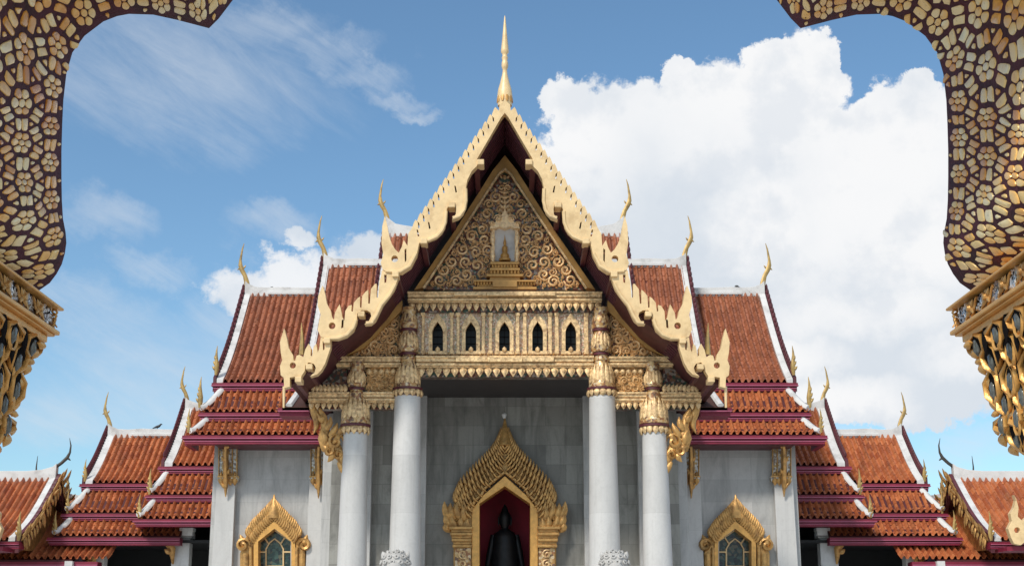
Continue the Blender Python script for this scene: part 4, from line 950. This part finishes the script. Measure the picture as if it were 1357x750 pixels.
    fl = [(x - 9, y) for x, y in [(3, 655), (0, 661), (3, 672), (8, 680), (6, 690), (11, 700), (7, 712), (3, 720), (-6, 722), (-14, 716), (-30, 690), (-60, 640), (-60, 620), (-34, 655), (-22, 672), (-14, 684), (-8, 690), (-2, 684), (-3, 672)]]
    b.pprism(fl, Yg, .3, [circ(-10, 702, 4, 8)]); fg = b.build('front_bargeboard', M['cream'], pav, sx, bevel=.02)
    b = MB(); b.pprism([(-60, 660), (-20, 715), (-100, 715)], Yg + .4, .2); b.build('front_gable', M['ochre'], pav, sx)
    b = MB(); A = P(4, 722, Yg + .5); b.box(xo, A.x, Yg + .5, 53.4, A.z - .2, A.z - .05); b.build('front_eave', M['magenta'], pav, sx)
    b = MB(); zw = P(0, 735, 53.6).z; b.box(xo, P(15, 735, 56).x, 56.2, 60, 0, P(60, 742, 56).z); b.box(xo, P(110, 735, 56).x, 56.5, 60, 0, P(60, 748, 56).z); b.build('wall', M['plaster'], pav, sx)

# ---------------------------------------------------------------- statues
for sx, side in ((1, 'left'), (-1, 'right')):
    YL = 42.9; c = P(524, 745, YL)
    li = thing('lion_statue', (c.x*sx, YL, 0), 'head of a pale marble guardian lion in front of the %s inner column' % side, 'statue', 'marble guardian lions')
    b = MB(); z = c.z
    b.box(c.x - .65, c.x + .65, YL - .9, YL + .9, 0, 1.25); b.box(c.x - .72, c.x + .72, YL - .97, YL + .97, 1.25, 1.4); b.box(c.x - .75, c.x + .75, YL - 1, YL + 1, 0, .22)
    b.build('pedestal', M['column'], li, sx, bevel=.02)
    b = MB(); hz = z - .05
    b.lathe(c.x, YL, [(.02, hz + .40), (.2, hz + .37), (.34, hz + .26), (.41, hz + .1), (.42, hz - .08), (.38, hz - .3), (.36, hz - .5), (.42, hz - .75), (.5, hz - 1.1), (.5, hz - 1.5), (.46, 1.42)][::-1], 20)
    b.horn([(c.x, YL - .2, hz - .1), (c.x, YL - .45, hz - .14), (c.x, YL - .58, hz - .18)], [.3, .24, .16], [.24, .18, .1], nrm=(0, 0, 1))
    for q in (-1, 1):
        b.horn([(c.x + q*.28, YL - .3, hz - .7), (c.x + q*.3, YL - .5, hz - 1.2), (c.x + q*.3, YL - .6, 1.55), (c.x + q*.3, YL - .8, 1.5)], [.18, .14, .12, .14], [.18, .14, .12, .1], nrm=(1, 0, 0), m=8)
        b.leaf((c.x + q*.3, YL, hz + .15), (c.x + q*.4, YL, hz + .38), .1, .07)
    b.horn([(c.x, YL + .4, 1.6), (c.x, YL + .75, 1.9), (c.x, YL + .7, 2.5), (c.x, YL + .8, 2.9)], [.1, .12, .16, .03], [.1, .12, .12, .03], nrm=(1, 0, 0), m=8)
    for j in range(34):                                   # mane curls
        a = 2*math.pi*(j % 11)/11 + (j//11)*.3; e = .15 + .42*(j//11); r = .42*math.cos(e); p = Vector((c.x + r*math.cos(a), YL + r*math.sin(a), hz - .02 + .42*math.sin(e)))
        nrm = Vector((math.cos(a), math.sin(a), .5)).normalized(); t = nrm.cross(Vector((0, 0, 1))).normalized(); u = nrm.cross(t)
        b.horn([p + (t*math.cos(s_*1.1) + u*math.sin(s_*1.1))*.085*(1 - s_/8) + nrm*(.015 + .006*s_) for s_ in range(7)], [.03]*6 + [.02], [.03]*6 + [.02], nrm=nrm, m=5)
    for q in (-1, 1): b.lathe(c.x + q*.13, YL - .42, [(.005, hz - .02), (.05, hz - .0), (.06, hz + .04), (.04, hz + .08), (.005, hz + .1)], 8)
    b.build('lion_body', M['stone'], li, sx, smooth=60)
YU = YW + 1.6
bu = thing('seated_statue', (0, YU, FL), 'dark seated bronze figure silhouetted against crimson inside the central doorway', 'statue')
b = MB(); zt = P(669, 674, YU).z; k = YU/F
zz = lambda y: P(669, y, YU).z
b.horn([Vector((0, YU, zz(y))) for y in (800, 770, 745, 725, 712, 706, 702, 699)], [24*k, 22*k, 18.5*k, 17*k, 16.5*k, 13*k, 7*k, 4*k], [.45, .42, .4, .38, .36, .3, .2, .14], m=16)
b.horn([Vector((0, YU - .03, zz(y))) for y in (702, 698, 693, 687, 682, 678, 674, 668)], [4*k, 5*k, 7.6*k, 8*k, 7.4*k, 5*k, 3.4*k, .6*k], [.12, .14, .2, .21, .2, .14, .1, .02], m=14)
for q in (-1, 1):
    b.horn([Vector((q*14.5*k, YU, zz(709))), Vector((q*19*k, YU - .05, zz(730))), Vector((q*23*k, YU - .15, zz(752))), Vector((q*14*k, YU - .4, zz(768)))], [.12, .12, .1, .07], m=10, d=[.12, .12, .1, .07])
    b.horn([Vector((q*8*k, YU - .2, zz(790))), Vector((q*34*k, YU - .35, zz(786))), Vector((q*30*k, YU - .6, zz(782))), Vector((0, YU - .65, zz(780)))], [.24, .24, .18, .12], m=10, d=[.22, .22, .16, .1], nrm=(0, 0, 1))
    b.leaf(Vector((q*8*k, YU, zz(684))), Vector((q*8*k, YU, zz(697))), .04, .04)
b.lathe(0, YU - .1, [(1.15, FL + .05), (1.15, FL + .3), (.95, FL + .5), (.95, zz(815)), (1.2, zz(803)), (1.2, zz(798))], 24)
b.build('bronze_body', M['bronze'], bu, smooth=50)

# ---------------------------------------------------------------- birds on the ridges
def bird(px, py, Y, sx, k, label, flip=1):
    p = P(px, py, Y); t = thing('bird', (p.x, Y, p.z), label, 'bird', 'birds perched on the roof ridges'); b = MB(); f = flip*k
    b.horn([p + Vector((x*f, 0, z*k)) for x, z in ((-.26, .02), (-.12, .08), (0, .12), (.1, .15), (.16, .2), (.2, .26), (.25, .27), (.31, .25))], [w_*k for w_ in (.02, .05, .08, .08, .06, .055, .04, .006)], [w_*k for w_ in (.04, .06, .07, .07, .05, .045, .03, .005)], m=8)
    for q in (-1, 1): b.horn([p + Vector((.02*f, q*.02, .06*k)), p + Vector((.03*f, q*.02, -.02))], .008, .008, m=4)
    b.build('bird_body', M['feather'], t, smooth=60)
bird(354, 388, 58.6, 1, .9, 'small dark bird on the left transept roof ridge of the temple')
bird(984, 388, 58.6, 1, 1.1, 'small dark bird on the right transept roof ridge of the temple', -1)
bird(208, 568, 61.0, 1, .75, 'small dark bird on the white ridge of the left gallery roof')

# ---------------------------------------------------------------- the gateway arch round the view
YF, YN = 4.0, 2.9
arch_px = [(40, 392), (53, 384), (66, 375), (75, 363), (82, 350), (86, 336), (88, 322), (87, 308), (83.5, 290), (82, 265), (81.5, 235), (81.5, 200), (82.5, 165), (84, 133), (88, 98), (96, 70), (112, 48), (137, 29), (155, 22), (171, 19), (203, 20), (235, 27), (258, 33), (277, 38),
           (290, 25), (309, 0), (325, -35), (360, -75), (410, -105), (470, -122), (530, -130), (590, -150), (640, -180), (669, -215)]
q = [P(x, y, YF) for x, y in arch_px]; prof2d = [(p.x, p.z) for p in q]
gate = thing('gateway_arch', (0, (YF+YN)/2, 0), 'near gateway arch of gilded flower mosaic on purple with gold bracket capitals framing the view', 'archway')
full = prof2d + [(-x, z) for x, z in prof2d[::-1][1:]]
# resample smoothly
def resample(pts, step):
    out_ = [pts[0]]
    for a, c in zip(pts, pts[1:]):
        L = math.hypot(c[0]-a[0], c[1]-a[1]); n = max(1, int(round(L/step)))
        for i in range(1, n+1): out_.append((a[0] + (c[0]-a[0])*i/n, a[1] + (c[1]-a[1])*i/n))
    return out_
fullr = resample(full, .05)
zb = full[0][1]; XO = 2.3; ZT = 4.9
b = MB(); poly = fullr + [(XO, zb), (XO, ZT), (-XO, ZT), (-XO, zb)]
b.prism(poly, YN, YF); b.build('arch_band', M['arch_ground'], gate)
# arc-length map
acc = [0]
for a, c in zip(fullr, fullr[1:]): acc.append(acc[-1] + math.hypot(c[0]-a[0], c[1]-a[1]))
TOT = acc[-1]
import bisect
def shear(u):                                         # the lattice runs aslant across the depth of the arch
    v = u if u < TOT/2 else TOT - u; t = min(1, max(0, (v - .62)/.45)); k = .36*(1-t) - .22*t
    e = min(1, max(0, (TOT/2 - v)/.5)); k *= e
    return k if u < TOT/2 else -k
def on_arch(u, wv, lift):
    u = u + shear(u)*(wv - YF)
    u = min(max(u, 0), TOT - 1e-6); i = bisect.bisect_right(acc, u) - 1; i = min(i, len(fullr)-2); f = (u - acc[i])/(acc[i+1]-acc[i])
    a, c = fullr[i], fullr[i+1]; tx, tz = (c[0]-a[0])/(acc[i+1]-acc[i]), (c[1]-a[1])/(acc[i+1]-acc[i])
    # normal towards the opening
    nx, nz_ = tz, -tx
    return Vector((a[0] + (c[0]-a[0])*f + nx*lift, wv, a[1] + (c[1]-a[1])*f + nz_*lift))
b = MB(); rnd = random.Random(4)
STR = 2.5; AP = .114                                   # pieces are longer along the depth of the arch
import collections
grid = collections.defaultdict(list); seeds = []
def seed(u, t, grp, big=0):
    seeds.append((u, t, grp, big)); grid[(int(u // .03), int(t // .03))].append(len(seeds) - 1)
nu = int(TOT/AP) + 2; nw = int((YF-YN)/(AP*STR*.866)) + 3
for iw in range(-1, nw + 1):
    for iu in range(-5, nu + 5):
        cu = (iu + .5*(iw % 2)) * AP + rnd.uniform(-.003, .003); ct = iw*AP*.866 + rnd.uniform(-.003, .003); gid = len(seeds)
        seed(cu, ct, gid); a0 = rnd.uniform(-.15, .15)
        for k in range(6):
            a = math.pi/3*k + a0 + math.pi/6; seed(cu + .0200*math.cos(a), ct + .0200*math.sin(a), gid)
        for k in range(3):
            a = math.pi/3*k; mu, mt = AP/2*math.cos(a), AP/2*math.sin(a); j_ = rnd.uniform(-.0015, .0015)
            for q_ in (-1, 1): seed(cu + mu - math.sin(a)*.0150*q_ + j_, ct + mt + math.cos(a)*.0150*q_, gid + 100000 + k, 1)
        for k in (0, 1): a = math.pi/6 + k*math.pi/3; seed(cu + AP*.577*math.cos(a), ct + AP*.577*math.sin(a), -1 - len(seeds))
def place(u, t, lift):
    return on_arch(u, min(YF - .001, max(YN, YN + t*STR)), lift)
for si, (u, t, grp, bigp) in enumerate(seeds):
    w0 = YN + t*STR; ue = u + shear(u)*(w0 - YF)
    if not (.012 < ue < TOT - .012 and YN + .01 < w0 < YF - .012): continue
    rad = .0235 if bigp else .0125
    poly = [(rad*math.cos(2*math.pi*k/10 + .3), rad*math.sin(2*math.pi*k/10 + .3)) for k in range(10)]
    gu, gt = int(u // .03), int(t // .03)
    for a in (-1, 0, 1):
        for c in (-1, 0, 1):
            for oi in grid[(gu + a, gt + c)]:
                if oi == si: continue
                o_ = seeds[oi]; dx, dy = o_[0] - u, o_[1] - t; L = math.hypot(dx, dy)
                if L > .05 or L < 1e-6: continue
                nx, ny = dx/L, dy/L; lim = L/2 - (.0014 if o_[2] == grp else .0042)
                new = []
                for k in range(len(poly)):
                    p, q2 = poly[k], poly[(k+1) % len(poly)]; dp = p[0]*nx + p[1]*ny - lim; dq = q2[0]*nx + q2[1]*ny - lim
                    if dp <= 0: new.append(p)
                    if dp * dq < 0: f = dp/(dp - dq); new.append((p[0] + (q2[0]-p[0])*f, p[1] + (q2[1]-p[1])*f))
                poly = new
                if len(poly) < 3: break
            if len(poly) < 3: break
        if len(poly) < 3: break
    if len(poly) < 3: continue
    ch = []
    for k in range(len(poly)):
        p, q2 = poly[k], poly[(k+1) % len(poly)]
        if math.hypot(q2[0]-p[0], q2[1]-p[1]) < .0006: continue
        ch += [(p[0]*.75 + q2[0]*.25, p[1]*.75 + q2[1]*.25), (p[0]*.25 + q2[0]*.75, p[1]*.25 + q2[1]*.75)]
    n = len(ch)
    if n < 3: continue
    i0 = len(b.v); uvp = (rnd.random(), rnd.random()); tl = rnd.uniform(-.0012, .0012)
    for lift, s_ in ((.0003, 1.0), (.0030, .93), (.0040, .66)):
        for (a, c) in ch: b.uv[len(b.v)] = uvp; b.v.append(place(u + a*s_, t + c*s_, lift + (tl if s_ < 1 else 0)*(a/.01)))
    for r in range(2):
        for k in range(n): m_ = (k+1) % n; b.face((i0+r*n+k, i0+r*n+m_, i0+(r+1)*n+m_, i0+(r+1)*n+k))
    b.face([i0+2*n+k for k in range(n)])
b.build('flower_mosaic', M['arch_piece'], gate, smooth=40)
# capitals
for sx in (1, -1):
    Yc0 = YN - .05
    pt = lambda x, y: P(x, y, YF)
    b = MB(); A = pt(83, 408); z_top = A.z; z1 = pt(83, 411.5).z; z2 = pt(83, 439).z; z3 = pt(78, 447).z
    xo_ = A.x - 1.0
    b.box(xo_, A.x + .002, Yc0, YF + .01, z1, z_top)
    b.box(xo_, A.x - .003, Yc0, YF + .005, z2 - .012, z2); b.box(xo_, A.x - .014, Yc0, YF - .004, z3, z2 - .012)
    b.box(xo_, A.x - .03, Yc0, YF - .02, z3 - .02, z3)
    cap = b.build('capital', M['brightgold'], gate, sx, bevel=.004)
    b = MB(); b.box(xo_, A.x - .028, Yc0, YF - .02, z2, z1); bnd = b.build('mosaic_band', M['black'], cap, sx)
    # silver rosette fields with gold tendrils
    b = MB(); bg_ = MB(); hb = (z1 - z2); yy = YF - .075
    for i in range(9):
        b = MB(); bg_ = MB()
        y0 = YF - .09 - i*.135; zc_ = (z1 + z2)/2
        for jj in range(34):
            a = rnd.uniform(0, 6.28); r = .060*math.sqrt(rnd.random()); p = Vector((A.x - .024, y0 + r*1.1*math.cos(a), zc_ + r*.42*math.sin(a)))
            b.horn([p + Vector((-.004, 0, 0)), p + Vector((.004, 0, 0))], [.0085, .006], [.0085, .006], m=6)
        ym = y0 - .0675
        for q_ in (-1, 1):
            pts = [Vector((A.x - .018, ym + q_*(.05 - .05*t), zc_ - q_*.022*math.cos(t*3.2))) for t in (0, .25, .5, .75, 1)]
            bg_.horn(pts, [.003, .005, .005, .004, .002], .005, nrm=(1, 0, 0), m=5)
            bg_.leaf(Vector((A.x - .018, ym, zc_)), Vector((A.x - .012, ym + q_*.03, zc_ + .02)), .008, .007, nrm=(1, 0, 0)); bg_.leaf(Vector((A.x - .018, ym, zc_)), Vector((A.x - .012, ym + q_*.03, zc_ - .02)), .008, .007, nrm=(1, 0, 0))
        bg_.horn([Vector((A.x - .025, ym, zc_)), Vector((A.x - .004, ym, zc_))], [.014, .008], [.014, .008], m=7)
        b.build('silver_inlay', M['mosaicsilver'], bnd, sx, smooth=50); bg_.build('gold_rosette', M['gold'], bnd, sx, smooth=60)
    bg_ = MB()
    for i in range(5):                                   # far corner knot
        bg_.curl(Vector((A.x - .02 - .012*i*0, YF - .012, z2 + hb*(.15 + .18*i))), .012, i, 1.3, .004, .006, n=8, lf=False)
    bg_.build('corner_knot', M['gold'], bnd, sx, smooth=60)
    # flared leaf bell below
    pr = [(66, 448, 0), (60, 455, .0), (57, 464, .01), (47, 478, .02), (39, 494, .03), (31, 513, .045), (24, 535, .06), (20, 552, .07), (17, 558, .07), (19, 566, .065), (15, 580, .08), (6, 592, .1), (-12, 604, .12), (-14, 640, .12)]
    b = MB(); secs = []
    for (x, y, dy) in pr:
        p = P(x - 8, y, YF - .04 - dy); secs.append((p.x, YF - .04 - dy, p.z))
    XI = xo_ + .1; i0 = len(b.v)
    for (x, yf, z) in secs: b.add([(XI, YN + .1, z), (x, YN + .1, z), (x, yf, z), (XI, yf, z)])
    for r in range(len(secs)-1):
        for k in range(4): m_ = (k+1) % 4; b.face((r*4+k, r*4+m_, (r+1)*4+m_, (r+1)*4+k))
    b.face((0, 1, 2, 3)); L_ = (len(secs)-1)*4; b.face((L_, L_+1, L_+2, L_+3))
    bell = b.build('bell', M['brightgold'], cap, sx)
    b = MB(); gm = MB(); gd = MB()
    def on_bell(u, y):                                   # u 0..1 down the bell, y depth
        f = u*(len(secs)-1.001); i = int(f); f -= i; a, c = secs[i], secs[i+1]
        return Vector((a[0]*(1-f)+c[0]*f, min(y, a[1]*(1-f)+c[1]*f), a[2]*(1-f)+c[2]*f))
    rows = [(.02, .22, .165), (.16, .36, .15), (.30, .50, .14), (.42, .62, .13), (.54, .74, .12), (.66, .9, .12)]
    for ri, (u0, u1, pw) in enumerate(rows):
        for i in range(9):
            y = YF - .05 - pw*.45*(1 + ri % 2 * .9) - i*pw - ri*.012
            T_ = on_bell(u0, y); Bm = on_bell(u1, y); w_ = pw*.46; nrm = Vector((1, 0, -.55)).normalized()
            # pointed almond rim
            up = T_ + nrm*.008; dn = Bm + nrm*.010
            mid = up.lerp(dn, .5)
            for q_ in (-1, 1):
                b.horn([up + Vector((0, 0, 0)), up.lerp(dn, .3) + Vector((.006, q_*w_*.8, 0)), up.lerp(dn, .62) + Vector((.008, q_*w_*.72, 0)), dn], [.005, .010, .010, .003], [.008, .012, .012, .004], nrm=nrm, m=5)
            b.leaf(up.lerp(dn, .25), dn + nrm*.01, w_*.22, .006, nrm=nrm)
            gd.horn([up + nrm*.001, up.lerp(dn, .3) + nrm*.003, up.lerp(dn, .6) + nrm*.003, dn], [.01, w_*.8, w_*.62, .004], [.004, .006, .006, .004], nrm=nrm, m=8)  # black oval plate behind the glass eye
            if i: gd.leaf(up + Vector((0, w_, .0)) + nrm*.002, up + Vector((0, w_*1.0, -.075)) + nrm*.004, w_*.3, .006, nrm=nrm)  # black leaf shapes painted in for the shade of gaps between leaves
            gm = MB(); gm.horn([mid + Vector((0, 0, .03)) + nrm*.0, mid + Vector((0, 0, .012)) + nrm*.006, mid - Vector((0, 0, .012)) + nrm*.006, mid - Vector((0, 0, .03))], [.004, w_*.22, w_*.22, .004], [.006, .012, .012, .006], nrm=nrm, m=7); gm.build('glass_eye', M['gem'], bell, sx, smooth=60)
            if i: b.horn([mid + Vector((0, w_*.42*math.cos(t), .042*math.sin(t))) + nrm*.008 for t in [k*math.pi/5 for k in range(11)]], .0045, .0055, nrm=nrm, m=4)
    # leaves standing off the far edge make the notched outline
    for (x, y, tx, ty) in ((60, 452, 57, 463), (53, 462, 45, 476), (46, 474, 40, 484), (42, 480, 36, 497), (34, 498, 28, 518), (27, 520, 22, 545), (20, 545, 24, 553), (18, 560, 19, 577), (16, 575, 8, 592), (4, 590, -8, 604)):
        p = P(x - 6, y, YF - .1); t_ = P(tx - 4, ty, YF - .1); b.leaf(p, t_, .010, .03, bend=(.004, 0, 0))
    gd.build('eye_plate_and_gap_shade', M['black'], bell, sx); b.build('lotus_leaves', M['brightgold'], bell, sx, smooth=60)
    b = MB(); x1 = pt(-90, 640).x; b.box(XI, x1, YN + .1, YF - .2, 0, pt(-20, 640).z + .001); b.box(XI - .06, x1 + .07, YN + .04, YF - .13, 0, .25); b.build('pier', M['column'], gate, sx, bevel=.01)
